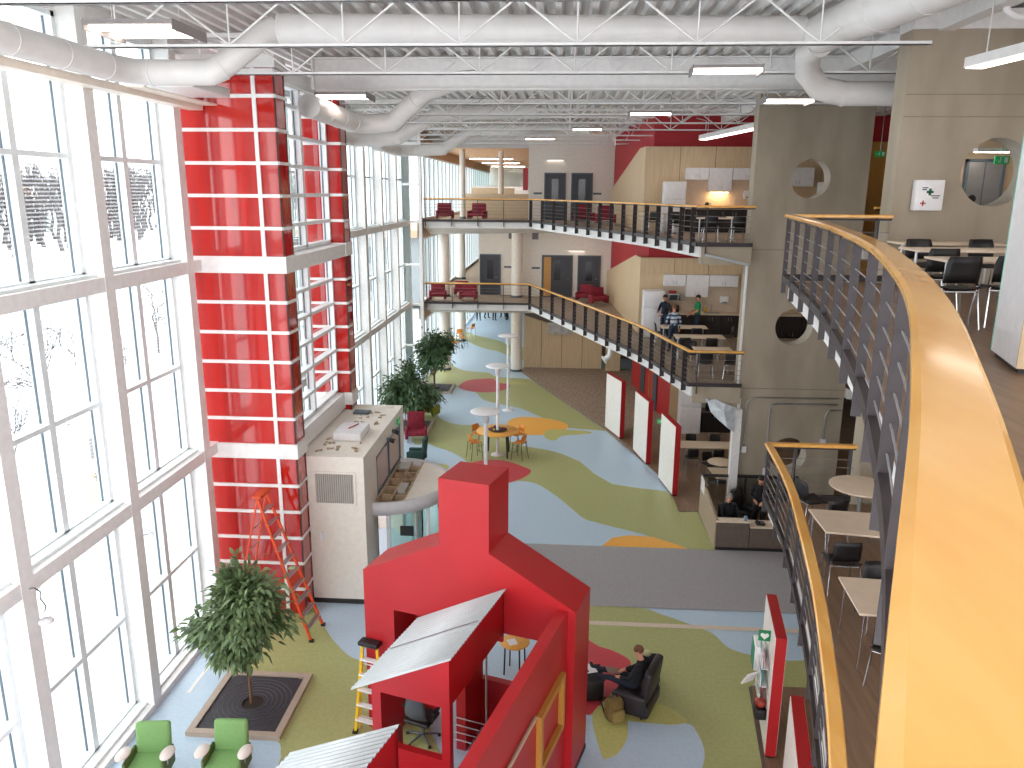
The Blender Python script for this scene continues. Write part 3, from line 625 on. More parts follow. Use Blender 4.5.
struct('trim_pier_beam', MB().box(5.6,12.6,14.1,14.7,12.3,12.6), WHITE)
struct('trim_pier_edge', MB().box(5.28,5.34,23.16,23.22,Z2,7.8).box(5.34,5.42,23.14,23.2,0,3.7), WHITE)
# conduits on the far pier
def conduit(label, P): 
    r = root('wall_conduit', label, 'conduit', P[0]); O = Vector(P[0]); MB().tube([Vector(p)-O for p in smoothpath(P,3)], .022, 8).build('pipe', STEEL, r)
    MB().cbox(Vector(P[0])-O+Vector((0,-.02,-.08)), (.14,.09,.2)).build('switch_box', WHITEG, r)
y_ = 23.17
conduit('thin conduit with a low white box, left one on the concrete pier', [(5.62,y_,2.2),(5.62,y_,2.9),(5.62,y_,3.5),(5.68,y_,3.66),(5.85,y_,3.74),(6.3,y_,3.75),(8.3,y_,3.76)])
conduit('thin conduit reaching down farthest on the concrete pier behind the desk', [(6.32,y_,1.5),(6.32,y_,2.4),(6.3,y_,3.35),(6.36,y_,3.5),(6.5,y_,3.56),(7.2,y_,3.57),(8.3,y_,3.58)])
conduit('thin conduit at the right-hand edge of the pier, near its corner', [(7.95,y_,2.5),(7.95,y_,2.9),(7.95,y_,3.2),(8.0,y_,3.34),(8.1,y_,3.4),(8.25,y_,3.4),(8.4,y_,3.4)])
# ------------------------------------------------------------------ round columns
def column(k, x, y, z0, z1, r=.3):
    o = MB().cyl((x,y), r, z0, z1, 28).build(f'column_{k}', BEIGEW); o['kind'] = 'structure'
    MB().cyl((x,y), r+.015, z0, z0+.12, 28).build('base_ring', GASK, o)
for i, (x, y) in enumerate(((-6.4,42.5),(-6.62,51.2),(-2.45,42.5))):
    column(2*i+1, x, y, 0, 3.78); column(2*i+2, x, y, Z2, 7.88)
for i, (x, y) in enumerate(((-5.55,44),(-3.6,46))): column(7+i, x, y, Z3, 11.95, .16)
# ------------------------------------------------------------------ walls of the far hall
struct('wall_far', MB().box(-4.6,-1.9,43.4,43.7,4.1,7.9).box(-1.9,2.6,43.0,43.3,4.1,7.9).box(-1.9,2.6,43.0,43.3,8.2,12.6).box(-2.1,-1.9,43.0,43.7,4.1,7.9), BEIGEW)
struct('wall_far_end', MB().box(-7.2,14,77,77.3,0,12), WHITE2)
struct('wall_far_end_top', MB().box(-7.1,-1.9,62,62.1,Z3,10.1), mat('pale_partition','#e8e6e6',.5))
struct('window_far_end', MB().box(-7.1,-1.9,61.95,61.98,10.1,11.6), GLASS)
struct('wall_far_counter', MB().box(-5.7,-1.95,45.5,45.8,Z3,9.55).box(-6.0,-3.2,52,52.3,Z3,9.9), mat('tan_panel','#d9c3a4',.6))
tag(MB().box(-2.2,-1.93,43.05,43.2,9.75,10.9).build('red_banner_panel', RED), 'narrow bright red upright panel at the end of the top-level cream wall', 'panel')
def door(k, x0, x1, y, z0, z1, light=False):
    r = MB().box(x0,x1,y-.04,y+.02,z0,z1).build(f'door_{k}', DOORG); r['kind'] = 'structure'
    MB().box(x0-.06,x0,y-.06,y+.02,z0,z1+.06).box(x1,x1+.06,y-.06,y+.02,z0,z1+.06).box(x0,x1,y-.06,y+.02,z1,z1+.06).build('door_frame', GASK, r)
    if light: MB().box(x0+.05,x0+.45,y-.06,y-.04,z0+.05,z1-.05).build('side_light', mat('lit_room','#c99556',.6), r)
    MB().tube([(x1-.12,y-.05,z0+1.0),(x1-.12,y-.11,z0+1.0),(x1-.25,y-.11,z0+1.0)],.015,6).build('door_handle', STEEL, r)
    MB().box((x0+x1)/2-.18,(x0+x1)/2+.18,y-.05,y-.041,z0+.9,z1-.25).build('vision_panel', mat('dark_vision','#25272c',.15), r)
door(1,-4.5,-3.45,43.38,Z2,6.28); door(2,-1.07,.5,42.98,Z2,6.3,True); door(3,.87,2.0,42.98,Z2,6.3)
door(4,-1.0,.02,42.98,Z3,10.6); door(5,.42,1.44,42.98,Z3,10.6)
for i, (x, z, s) in enumerate(((-1.4,9.6,'left of the top-level doors'),(1.75,9.6,'right of the top-level doors'),(-1.45,5.65,'left of the middle-level doors'),(-3.0,5.65,'beside the lone door of the middle level'))):
    o = MB().box(x-.22,x+.22,(43.36 if i==3 else 42.96),(43.39 if i==3 else 42.99),z-.05,z+.05).build('room_sign', GASK); tag(o, 'small dark room sign '+s, 'sign')
for i,(x,z,s) in enumerate(((-2.8,7.35,'over the left end of the middle gallery'),(-1.5,7.35,'over the column of the middle gallery'))):
    r = root('wall_vent', 'small grey wall vent '+s, 'vent', (x,43.36 if i==0 else 42.96,z)); MB().box(-.17,.17,-.02,.02,-.17,.17).build('frame', FIXW, r)
    m = MB(); [m.box(-.14,.14,-.03,-.02,-.13+.05*k,-.11+.05*k) for k in range(6)]; m.build('louvre', GASK, r)
# ------------------------------------------------------------------ kitchen blocks on both upper galleries
def kitchen_walls(lv, z, x0, ztop, zlow, yb):
    # red wall behind, wood wall in front with a raking cheek
    c = (x0, 32.0); e = (x0-.72, 42.9); top = z+3.76 if lv == 2 else 12.6
    m = MB(); m.prism([(c[0]+.35,32.35),(14,32.35),(14,42.9),(e[0]+.2,42.9)], z, top); struct(f'wall_red_{lv}', m, mat('deep_red_wall','#b4232c',.6,nscale=1))
    m = MB(); d = Vector((e[0]-c[0], e[1]-c[1], 0)); L = d.length; d.normalize()
    m.prismP([(0,0),(L,0),(L,zlow-z),(1.4,ztop-z),(0,ztop-z)], (c[0],c[1],z), d, (0,0,1), Vector((1,0,0)), .1)
    m.box(c[0]+.1, 11.4, 32.0, 32.3, z, ztop)
    o = m.build(f'wall_wood_{lv}', MAPLE); o['kind'] = 'structure'
    g = MB()
    for k in range(1, 6): g.box(c[0]+k*1.35-.008, c[0]+k*1.35+.008, 31.993, 32.0, z, ztop)
    g.build('panel_joint', CHARC, o)
    m = MB(); m.box(11.4, 14, 32.0, 32.3, z, ztop+.2); struct(f'wall_honey_{lv}', m, MAPLED)
kitchen_walls(2, Z2, 3.12, 7.15, 5.55, 0); kitchen_walls(3, Z3, 3.12, 11.42, 9.7, 0)
def cabinet(label, x0, x1, z0, z1, y0, y1, doors, col, name='wall_cabinet', group=None, hz='low'):
    r = root(name, label, 'cabinet', ((x0+x1)/2, y1, z0), 0, group); w = x1-x0; d = y1-y0; h = z1-z0
    MB().box(-w/2,w/2,-d+.02,0,0,h).build('body', col, r)
    for k in range(doors):
        a = -w/2+k*w/doors; q = MB().box(a+.006,a+w/doors-.006,-d,-d+.018,.006,h-.006).build('door', col, r)
        hx = a+(w/doors-.06 if k%2 == 0 else .06); zz = .08 if hz == 'low' else h-.22
        MB().tube([(hx,-d-.02,zz),(hx,-d-.02,zz+.13)],.008,5).build('handle', STEEL, q)
    return r
def fridge(label, x, y, z, w=.75, h=1.8, d=.7):
    r = root('refrigerator', label, 'refrigerator', (x, y, z)); MB().rbox((0,0,h/2),(w,d,h),.03).build('body', WHITEG, r)
    a = MB().rbox((0,-d/2-.02,h*.32),(w-.01,.05,h*.62),.02).build('door', WHITEG, r); b = MB().rbox((0,-d/2-.02,h*.825),(w-.01,.05,h*.34),.02).build('freezer_door', WHITEG, r)
    MB().box(w/2-.07,w/2-.045,-d/2-.08,-d/2-.045,h*.38,h*.6).build('handle', WHITEG, a); MB().box(w/2-.07,w/2-.045,-d/2-.08,-d/2-.045,h*.68,h*.85).build('handle', WHITEG, b); return r
def person_dummy(): pass
def kitchen(z, X, lab, lvl):
    yb = 31.98; g = 'upper cabinets of the '+lab
    cabinet('white two-door wall cabinet over the microwave nook, '+lab, X, X+.85, z+1.98, z+2.42, yb-.36, yb, 2, WHITEG, group=g)
    cabinet('taller white wall cabinet with two doors in the middle, '+lab, X+.87, X+1.75, z+1.55, z+2.42, yb-.36, yb, 2, WHITEG, group=g)
    cabinet('white wall cabinet with two doors beside the concrete pier, '+lab, X+1.77, X+2.9, z+1.98, z+2.42, yb-.36, yb, 2, WHITEG, group=g)
    for k in range(4): cabinet(['dark base cabinet next to the refrigerator, ','second dark base cabinet from the refrigerator, ','third dark base cabinet from the refrigerator, ','dark base cabinet nearest the pier, '][k]+lab, X-.0+k*.75, X+.74+k*.75, z, z+.87, 31.36, yb, 2 if k != 1 else 1, mat('dark_base_laminate','#2f2624',.5), 'base_cabinet', 'base cabinets of the '+lab, hz='hi')
    tag(MB().rbox((X+1.5,31.66,z+.9),(3.05,.68,.05),.01).build('worktop', LAM), 'pale laminate worktop over dark cabinets, '+lab, 'worktop')
    tag(MB().box(X-.02,X+3.0,yb-.012,yb,z+.925,z+1.98).build('backsplash', mat('splash_cream','#d8c4ae',.4)), 'cream backsplash behind the worktop, '+lab, 'backsplash')
    r = root('kitchen_tap', 'curved chrome kitchen tap at the sink, '+lab, 'tap', (X+1.95,31.8,z+.925)); MB().tube([(0,0,0),(0,0,.25),(0,-.08,.32),(0,-.18,.28)],.014,8).build('spout', CHROME, r); MB().box(-.3,.3,-.42,-.02,.0,.012).build('sink_rim', STEEL, r)
    r = root('soap_dispenser', 'white paper towel dispenser on the backsplash, '+lab, 'dispenser', (X+2.45,yb-.1,z+1.35)); MB().rbox((0,0,0.08),(.34,.16,.3),.03).build('body', WHITEG, r); MB().box(-.1,.1,-.085,-.078,-.04,0).build('slot', GASK, r)
fridge('white refrigerator beside the wood panelling in the middle-level kitchen', 3.62, 31.3, Z2, .82, 1.85)
fridge('white refrigerator beside the wood panelling in the top-level kitchen', 4.2, 31.35, Z3, .82, 1.9)
kitchen(Z2, 4.05, 'kitchen on the middle level', 2); kitchen(Z3, 4.68, 'kitchen on the top level', 3)
r = root('microwave_oven', 'silver microwave with red item on top in the middle-level kitchen', 'microwave', (4.5,31.75,Z2+1.38)); MB().rbox((0,0,.15),(.5,.36,.3),.02).build('body', STEEL, r)
MB().box(-.22,.1,-.19,-.18,.04,.26).build('door_window', BLACKP, r); MB().box(.13,.22,-.19,-.18,.04,.26).build('control_panel', GASK, r)
tag(MB().box(4.08,4.92,31.6,31.97,Z2+1.35,Z2+1.38).build('microwave_shelf', LAM), 'pale shelf holding the microwave', 'shelf')
tag(MB().rbox((4.42,31.75,Z2+1.73),(.3,.2,.09),.02).build('red_package', RED), 'red package lying on top of the microwave', 'package')
tag(MB().rbox((4.55,31.75,Z2+1.06),(.3,.25,.26),.03).build('coffee_maker', BLACKP), 'black coffee maker under the microwave shelf', 'coffee maker')
r = root('dish_soap_bottle', 'yellow bottle standing by the sink of the middle-level kitchen', 'bottle', (5.75,31.72,Z2+.925)); MB().lathe([(.0,0),(.05,0),(.055,.16),(.03,.22),(.02,.26),(0,.26)]).build('body', mat('yellow_soap','#e0b32c',.4), r); MB().cyl((0,0),.02,.26,.3,10).build('cap', WHITEG, r)
r = root('kettle', 'dark kettle on the worktop of the top-level kitchen', 'kettle', (5.55,31.7,Z3+.925)); MB().lathe([(0,0),(.09,0),(.1,.08),(.07,.2),(0,.22)]).build('body', BLACKP, r); MB().tube([(.08,0,.18),(.15,0,.15),(.14,0,.04),(.09,0,.03)],.012,6).build('handle', BLACKP, r)
for z, lv in ((Z2,'middle'),(Z3,'top')):
    for k in range(4): cabinet('dark base cabinet glimpsed through the round pier opening, %s level, %s' % (lv, ['first','second','third','fourth'][k]), 7.9+k*.8, 8.68+k*.8, z, z+.87, 31.36, 31.98, 2, mat('dark_base_laminate','#2f2624',.5), 'base_cabinet', 'base cabinets behind the pier')
    tag(MB().rbox((9.5,31.66,z+.9),(3.2,.68,.05),.01).build('worktop', LAM), 'pale worktop glimpsed through the round pier opening, '+lv+' level', 'worktop')
cabinet('white wall cabinet glimpsed through the top round pier opening', 8.3, 9.5, Z3+1.75, Z3+2.45, 31.62, 31.98, 2, WHITEG)
fridge('white refrigerator glimpsed through the top round pier opening', 9.95, 30.9, Z3, .85, 1.9)
# warm light under the top-level cabinets
def under_light(label, x, y, z, e):
    r = root('under_cabinet_light', label, 'lamp', (x,y,z)); MB().box(-.35,.35,-.06,.06,0,.03).build('housing', WHITE, r); MB().box(-.33,.33,-.05,.05,-.006,0).build('lens', mat('warm_lens','#ffd9a0',.5,emit=('#ffd9a0',12)), r)
under_light('glowing warm light strip under the top-level kitchen cabinet', 6.0, 31.8, Z3+1.51, 1)
# ------------------------------------------------------------------ right-hand rooms seen through the openings
struct('wall_elevator_core', MB().box(8.4,13.5,19.2,19.5,Z3,12.6), mat('tan_wall','#dfc3a4',.7))
struct('floor_gallery_top_side', MB().box(8.7,14,14.7,23,Z3-.3,Z3), WOODFL)
struct('floor_gallery_middle_side', MB().box(8.7,14,14.7,23,Z2-.3,Z2), WOODFL)
r = MB().box(9.15,9.9,19.12,19.2,Z3,10.42).build('door_6', mat('lift_steel','#a8a6a8',.35,metal=.6)); r['kind'] = 'structure'
MB().box(9.51,9.535,19.11,19.12,Z3,10.42).box(9.1,9.15,19.08,19.2,Z3,10.48).box(9.9,9.95,19.08,19.2,Z3,10.48).box(9.1,9.95,19.08,19.2,10.42,10.48).build('door_frame', GASK, r)
MB().cyl((0,0),.09,0,.01,16).build('badge', BLACKP, r).matrix_basis = Matrix.Translation((9.32,19.12,9.6)) @ Matrix.Rotation(PI/2,4,'X')
e_ = exit_sign('hanging green exit sign seen through the upper round opening', (9.38,18.2,10.42), 0); MB().tube([(0,0,.08),(0,0,2.17)],.01,5).build('hanger', STEEL, e_)
bar('added pale fill strip over the hanging green exit sign', 8.9, 18.4, 10.6, 9.7, 18.4, .2, .08, 1.95, 8.0)  # strip added to light the tan wall behind the round opening
tag(MB().cyl((0,0),.05,0,.35,10).build('fire_extinguisher', RED), 'small red fire extinguisher beside the lift doors', 'extinguisher').location = (10.12,19.15,9.3)
e_ = exit_sign('pale lit exit sign in the gap between the two concrete piers', (9.74,26,10.9), 0); MB().tube([(0,0,.08),(0,0,1.7)],.01,5).build('hanger', STEEL, e_)
exit_sign('green exit sign on the end of the farthest long white divider', (3.5,26.02,2.1), .0)
e_ = exit_sign('hanging green exit sign far down the ground-floor hall', (-5.15,46.0,3.2), 0); MB().tube([(0,0,.08),(0,0,.57)],.01,5).build('hanger', STEEL, e_)
# ------------------------------------------------------------------ ground floor back of house
m = MB(); m.prismP([(0,0),(4.4,0),(4.4,1.6),(0.0,2.95)], (-2.1,43.5,0), (1,0,0), (0,0,1), (0,1,0), .25)
o = m.build('wall_ground_wood_panel', MAPLE); o['kind'] = 'structure'
g = MB(); [g.box(x-.012,x+.012,43.49,43.5,0.02,2.9-(x+2.1)*.3) for x in (-1.1,.05,1.2)]; g.build('panel_joint', CHARC, o)
struct('wall_ground_back', MB().box(-2.2,14,46.5,46.8,0,3.76), mat('dark_brown_panel','#6f6052',.7)); struct('wall_ground_return', MB().box(2.5,3.3,42.9,43.2,0,2.6), MAPLE)  # back wall in a plain dark brown
tag(MB().box(-.75,.6,43.3,43.42,1.95,2.6).build('wall_screen', mat('grey_screen','#9c9a98',.3,noise='#c9c6c2',nscale=3)), 'pale grey display screen fixed on the slanted wood wall', 'screen')
m = MB(); m.prism([(3.7,40),(4.45,36.3),(4.6,36.33),(3.9,40.1)],0,3.76); struct('wall_ground_red_1', m, RED)
m = MB(); m.prism([(4.15,35.6),(4.75,33.2),(4.95,33.25),(4.4,35.7)],0,3.76); struct('wall_ground_red_2', m, RED)
m = MB(); m.prism([(4.4,36.4),(4.75,33.2),(5.0,32.0),(5.2,32.05),(4.7,36.4)],0,3.7); struct('wall_ground_wood_side', m, mat('brown_veneer','#a98765',.6))
struct('door_7', MB().cbox((4.08,38.1,1.3),(.05,.7,2.5),rz=.2), DOORG); struct('door_8', MB().cbox((4.3,34.9,1.3),(.05,.5,2.5),rz=.24), DOORG)
struct('trim_door_post', MB().cbox((4.28,36.75,1.5),(.12,.12,2.9)), MAPLED)
struct('wall_ground_kitchen', MB().box(5.0,8.6,32.35,32.6,0,3.76), GREYW)
fridge('white refrigerator in the ground-floor kitchen behind the long divider', 5.38, 31.8, 0, .86, 1.78)
cabinet('black base cabinets in the ground-floor kitchen beside the refrigerator', 5.9, 7.6, 0, .86, 31.7, 32.3, 3, mat('black_laminate','#1d1717',.5), 'base_cabinet', hz='hi')
tag(MB().rbox((6.75,31.98,.885),(1.75,.66,.05),.01).build('worktop', CHARC), 'dark worktop of the ground-floor kitchen', 'worktop')
tag(MB().rbox((6.25,31.9,1.07),(.35,.3,.32),.03).build('toaster_oven', BLACKP), 'black appliance on the ground-floor kitchen worktop', 'appliance')
# clear dust sheet hanging from the column
P = [(4.36,3.72),(4.62,3.74),(4.9,3.62),(5.22,3.5),(5.24,2.72),(5.0,2.9),(4.75,3.1),(4.5,3.35)]
m = MB(); m._add([(a,22.85+.07*math.sin(i*2.2),b) for i,(a,b) in enumerate(P)]+[(4.85,22.68,3.4)], [(i,(i+1)%8,8) for i in range(8)])
m.box(4.34,4.4,22.8,23.1,3.68,3.76)
tag(m.build('dust_sheet', mat('plastic_sheet','#dfe4ea',.25,noise='#c2cad4',nscale=6)), 'crumpled translucent plastic sheet hanging by the concrete pier', 'sheet')
struct('trim_white_post', MB().box(5.22,5.46,22.98,23.19,0,3.4), WHITE)

# downlights added in the gallery soffits, and hall strips, to brighten dark interiors
def fill_downlight(label, x, y, z, g):
    r = root('added_downlight', label, 'lamp', (x,y,z), 0, g); MB().lathe([(.16,0),(.2,-.015),(.2,.0)],n=18).build('trim_ring', WHITE, r); MB().lathe([(0,-.004),(.16,-.004)],n=18).build('lens', mat('added_downlight_lens','#fff3e2',.5,emit=('#fff0dc',14)), r)
i=0
for z, nm in ((7.9,'middle'),(3.8,'ground')):
    for y in (26, 29.5, 33, 37, 41, 46, 52):
        for x in (5.5, 1.0, -4.0):
            if x < 4 and y < 37 or (x < -3 and y < 41) or (z < 5 and x < 4 and y > 43 and x > 0): continue
            if x == 5.5 and y > 31: continue
            fill_downlight('added round fill light over the %s gallery floor' % nm, x, y, z-.005, 'added fill lights over the %s floor' % nm)
for y in (47, 54, 61):  # strips added to lift the brightness of the far hall
    bar('added fill strip under the cedar ceiling of the far hall, at depth %s' % {47:'one, nearest',54:'two, middle',61:'three, farthest'}[y], -5.5, y, 11.5, -3.0, y, .25, .08, .42, 9.0)

struct('trim_soffit_edge', MB().tube([(4.05,22.9,7.98),(5.3,22.96,7.7)],.05,4,smooth=False), mat('galvanised_edge','#b3b6ba',.4))
r = root('ceiling_pipe_elbow', 'white pipe elbow pointing down under the middle far gallery', 'pipe', (1.95,30.6,3.35)); MB().tube([(0,0,.45),(0,0,.15),(-.05,0,.02),(-.2,0,-.08)],.1,12).build('pipe', WHITE, r); MB().tube([(-.2,0,-.08),(-.26,0,-.12)],.16,14).build('flange', WHITE, r)

m = MB()
for z in (4.02, 8.12): m.box(5.34,8.44,23.193,23.2,z-.012,z+.012)
struct('trim_form_joint_1', m, mat('joint_shadow_gap','#8d8375',.9)); m = MB()
for z in (10.95, 11.3): m.box(5.61,12.5,14.143,14.15,z-.008,z+.008)
struct('trim_form_joint_2', m, mat('joint_shadow_gap','#8d8375',.9))
# ------------------------------------------------------------------ red house pavilion
TH = math.radians(-17); HO = (0.592, 12.192, 0)
h = root('red_pavilion', 'large bright red house-shaped pavilion with chimney and white corrugated stall roofs', 'pavilion', HO, TH)
m = MB(); Ux, Uz, Uy = Vector((1,0,0)), Vector((0,0,1)), Vector((0,1,0))
D = .89
# gable wall with a wide doorway on the right and a small opening on the left
outer = [(-3.9,0),(-3.9,3.2),(-2.4,3.93),(-1.5,3.93),(0,3.17),(0,0)]
m.prismP([(-3.9,0),(-3.31,0),(-3.31,2.53),(-3.9,2.53)], (0,-D,0), Ux, Uz, Uy, D)
m.prismP([(-3.9,2.53),(0,2.53),(0,3.17),(-1.5,3.93),(-2.4,3.93),(-3.9,3.2)], (0,-D,0), Ux, Uz, Uy, D)
m.prismP([(-.30,0),(0,0),(0,2.53),(-.30,2.53)], (0,-D,0), Ux, Uz, Uy, D)
m.box(-3.31,-2.9,-.08,0,0,2.53)
m.build('gable_wall', RED, h)
MB().box(-2.4,-1.5,-D,0,3.93,5.12).build('chimney', RED, h)
m = MB(); m.box(-.31,-.13,-6.9,-D,0.0,3.17); m.build('side_wall', RED, h)
m = MB(); 
# low wall, inner post
MB().box(-1.96,-.31,-.14,0,0,1.02).build('low_wall', RED, h)
def stall(v1, v0):
    """stall from v1 (front, nearer the viewer) to v0"""
    u0, u1 = -2.5, -1.23; sl = .455
    zt = lambda u: 2.63+(u-u0)*sl*1.18
    m = MB()
    # front frame: left post, right post, header with sloping top, sill
    m.prismP([(u0,0),(u0+.15,0),(u0+.15,2.53),(u1-.13,2.53),(u1-.13,0),(u1,0),(u1,zt(u1)),(u0,zt(u0))], (0,v1,0), Ux, Uz, Uy, .12)
    m.box(u0+.15,u1-.13,v1,v1+.12,0,1.65)
    m.box(u1-.1,u1,v1+.12,v0,2.55,zt(u1)-.03)
    m.prismP([(u0,2.4),(u1,2.4),(u1,zt(u1)-.04),(u0,zt(u0)-.04)], (0,v0-.06,0), Ux, Uz, Uy, .06)
    m.box(u0,u0+.08,v1+.12,v1+.75,0,2.6); m.box(u0,u0+.08,v1+.12,v0,2.35,2.6)
    o = m.build('stall_frame', RED, h)
    # corrugated sheet, ribs running down the slope
    c = MB(); n = 24; L = v0-v1+.04; a = u1+.04; b = u0-.34; vs = []
    for i in range(n*6+1):
        v = v1-.03+L*i/(n*6); q = .013-.013*math.cos(2*PI*i/6)
        vs += [(a, v, zt(a)+.02+q), (b, v, zt(b)+.02+q)]
    c._add(vs, [(2*i,2*i+1,2*i+3,2*i+2) for i in range(n*6)], True)
    c2 = c.build('corrugated_roof', CORR, h); md = c2.modifiers.new('thick', 'SOLIDIFY'); md.thickness = .008
    MB().cbox(((a+b)/2, (v1+v0)/2, (zt(a)+zt(b))/2+.046), (abs(a-b)*1.06, .018, .006), ry=-math.atan(sl*1.18)).build('roof_seam', FIXW, h)
stall(-3.02, -.89); stall(-6.6, -4.5)
MB().box(-2.42,-1.3,-4.5,-3.02,0,1.2).build('low_wall', RED, h)
# wooden window frame on the outer face of the side wall
m = MB(); y0, y1, z0, z1 = -2.4, -1.2, 1.28, 2.28
m.box(-.15,-.05,y0,y1,z1-.1,z1).box(-.15,-.05,y0,y1,z0,z0+.1).box(-.15,-.05,y0,y0+.1,z0+.1,z1-.1).box(-.15,-.05,y1-.1,y1,z0+.1,z1-.1); m.build('window_frame', MAPLED, h)
m = MB(); m.tube([(-.09,-2.55,2.38),(-.09,-6.0,2.38)],.03,8); m.build('wall_rail', mat('beige_rail','#bfa58d',.5), h)
m = MB(); m.box(.0,.012,-D,0,0,.1).box(-3.91,-3.9,-D,0,0,.08); m.build('skirting', BLACKP, h)
# interior guard rail and red post
m = MB(); m.box(-2.14,-1.96,-.85,-.05,0,2.53); m.build('inner_post', RED, h)
m = MB()
for k in range(4): m.tube([(-2.2,-.95,.28+.15*k),(-.35,-.95,.28+.15*k)],.012,5)
m.tube([(-1.52,-.95,0),(-1.52,-.95,2.16)],.02,6); m.build('guard_rail', STEEL, h)
m = MB(); 
for k in range(6): m.box(-2.2,-.35,-1.38-.28*k,-1.1-.28*k,0,.03+.012*k)
s5 = m.build('stair', F_BLUE, h)
m = MB(); [m.box(-2.2,-.35,-1.385-.28*k,-1.345-.28*k,.031+.012*k,.036+.012*k) for k in range(6)]; m.build('nosing', BLACKP, s5)
def hw(u, v, z=0):
    c, s_ = math.cos(TH), math.sin(TH); return (HO[0]+u*c-v*s_, HO[1]+u*s_+v*c, z)
# ------------------------------------------------------------------ dividers
DR = math.atan2(1.5, -.25)-PI/2
def divider(label, x, y, L=1.62, T=.18, H=2.4, rz=None, name='room_divider'):
    """x,y is the lower near corner on the left side"""
    r = root(name, label, 'partition', (x, y, 0), DR if rz is None else rz, 'red and white dividers')
    MB().box(.0,T,0,L,.06,H).build('core', RED, r); MB().box(-.008,0,.02,L-.01,.08,H-.02).build('left_panel', mat('cream_panel','#efeae2',.6), r)
    MB().box(T,T+.008,.02,L-.01,.08,H-.02).build('right_panel', mat('cream_panel','#efeae2',.6), r); MB().box(.02,T-.02,.02,L-.02,0,.06).build('plinth', BLACKP, r); return r
divider('tall red-edged white divider standing nearest the security desk', 3.75, 24.42)
divider('red-edged white divider standing second from the security desk', 3.2, 27.46, rz=math.atan2(1.69,-.36)-PI/2)
divider('red-edged white divider farthest back, beside the brown carpet', 2.45, 30.45, rz=math.atan2(1.41,-.47)-PI/2)
dv = divider('red-edged white divider with a defibrillator cabinet and leaflets on it', 3.75, 12.15, L=1.55, H=2.38, rz=-.14)
divider('red-edged divider nearest the viewer, right of the one with the defibrillator', 3.2, 8.9, L=1.7, H=2.4, rz=-.21)
def near_div(y, z, x=-.02): # point on the left face of the defibrillator divider
    a = -.14; return (3.75+x*math.cos(a)-y*math.sin(a), 12.15+x*math.sin(a)+y*math.cos(a), z)
def on_div(name, label, cat, y, z): return root(name, label, cat, near_div(y, z), -.14-PI/2)
r = on_div('defibrillator_sign', 'green and white defibrillator sign jutting from the red-edged divider', 'sign', .35, 2.2)
MB().box(-.01,.01,-.22,-.02,-.1,.1).build('plate', mat('sign_green','#12804a',.5), r)
def heart(m, cx, cz, s, y, M=None):
    P = []
    for k in range(24):
        t = 2*PI*k/24; P.append((cx+s*16*math.sin(t)**3/17, cz+s*(13*math.cos(t)-5*math.cos(2*t)-2*math.cos(3*t)-math.cos(4*t))/17))
    return P
m = MB(); P = heart(m, 0, 0, .075, 0); m.prismP([(a,b) for a,b in P], (.011,-.12,0), (0,1,0), (0,0,1), (1,0,0), .004); m.prismP([(a,b) for a,b in P], (-.015,-.12,0), (0,1,0), (0,0,1), (1,0,0), .004); m.build('heart', WHITE, r)
r = on_div('defibrillator_cabinet', 'white defibrillator cabinet with a green front on the divider', 'cabinet', 1.0, 1.25); MB().rbox((0,-.1,.2),(.42,.2,.5),.02).build('body', WHITEG, r); MB().box(-.19,.19,-.215,-.2,-.02,.42).build('door', mat('aed_green','#1d8f6a',.4), r)
r = on_div('leaflet_rack', 'white wall rack stuffed with leaflets low on the divider', 'rack', .62, .95); m = MB()
for k in range(3): m.box(-.3,.3,-.13,-.11,-.1+.35*k,.12+.35*k).box(-.3,.3,-.13,0,-.1+.35*k,-.09+.35*k)
m.build('pocket', mat('clear_acrylic','#dfe6e8',.1), r); random.seed(8); cols_ = ['#e7e5e6','#d94a3a','#2f9d8d','#f2a0a8','#efefef']
for k in range(9): MB().cbox((-.24+.06*k,-.07-.01*(k%3),.08+.35*(k%3)), (.1,.015,.26), rx=.15).build('leaflet', mat('leaflet_%d'%(k%5), cols_[k%5], .5), r)
tag(MB().cbox(near_div(.5,1.25,-.3), (.26,.02,.3), rz=.5, rx=.5).build('paper_sheet', WHITEG), 'white sheet of paper sticking out from the leaflet rack', 'paper')
tag(MB().rbox(near_div(.3,.72,-.11), (.2,.24,.2), .03).build('black_bin', BLACKP), 'small black box fixed under the orange-red bundle on the divider', 'box')
tag(MB().ball(near_div(.32,.9,-.11), (.1,.11,.09)).build('red_helmet', mat('orange_red_toy','#c8442a',.4,noise='#7a2a1a',nscale=9)), 'orange-red bundle on the black box below the leaflets', 'bundle')
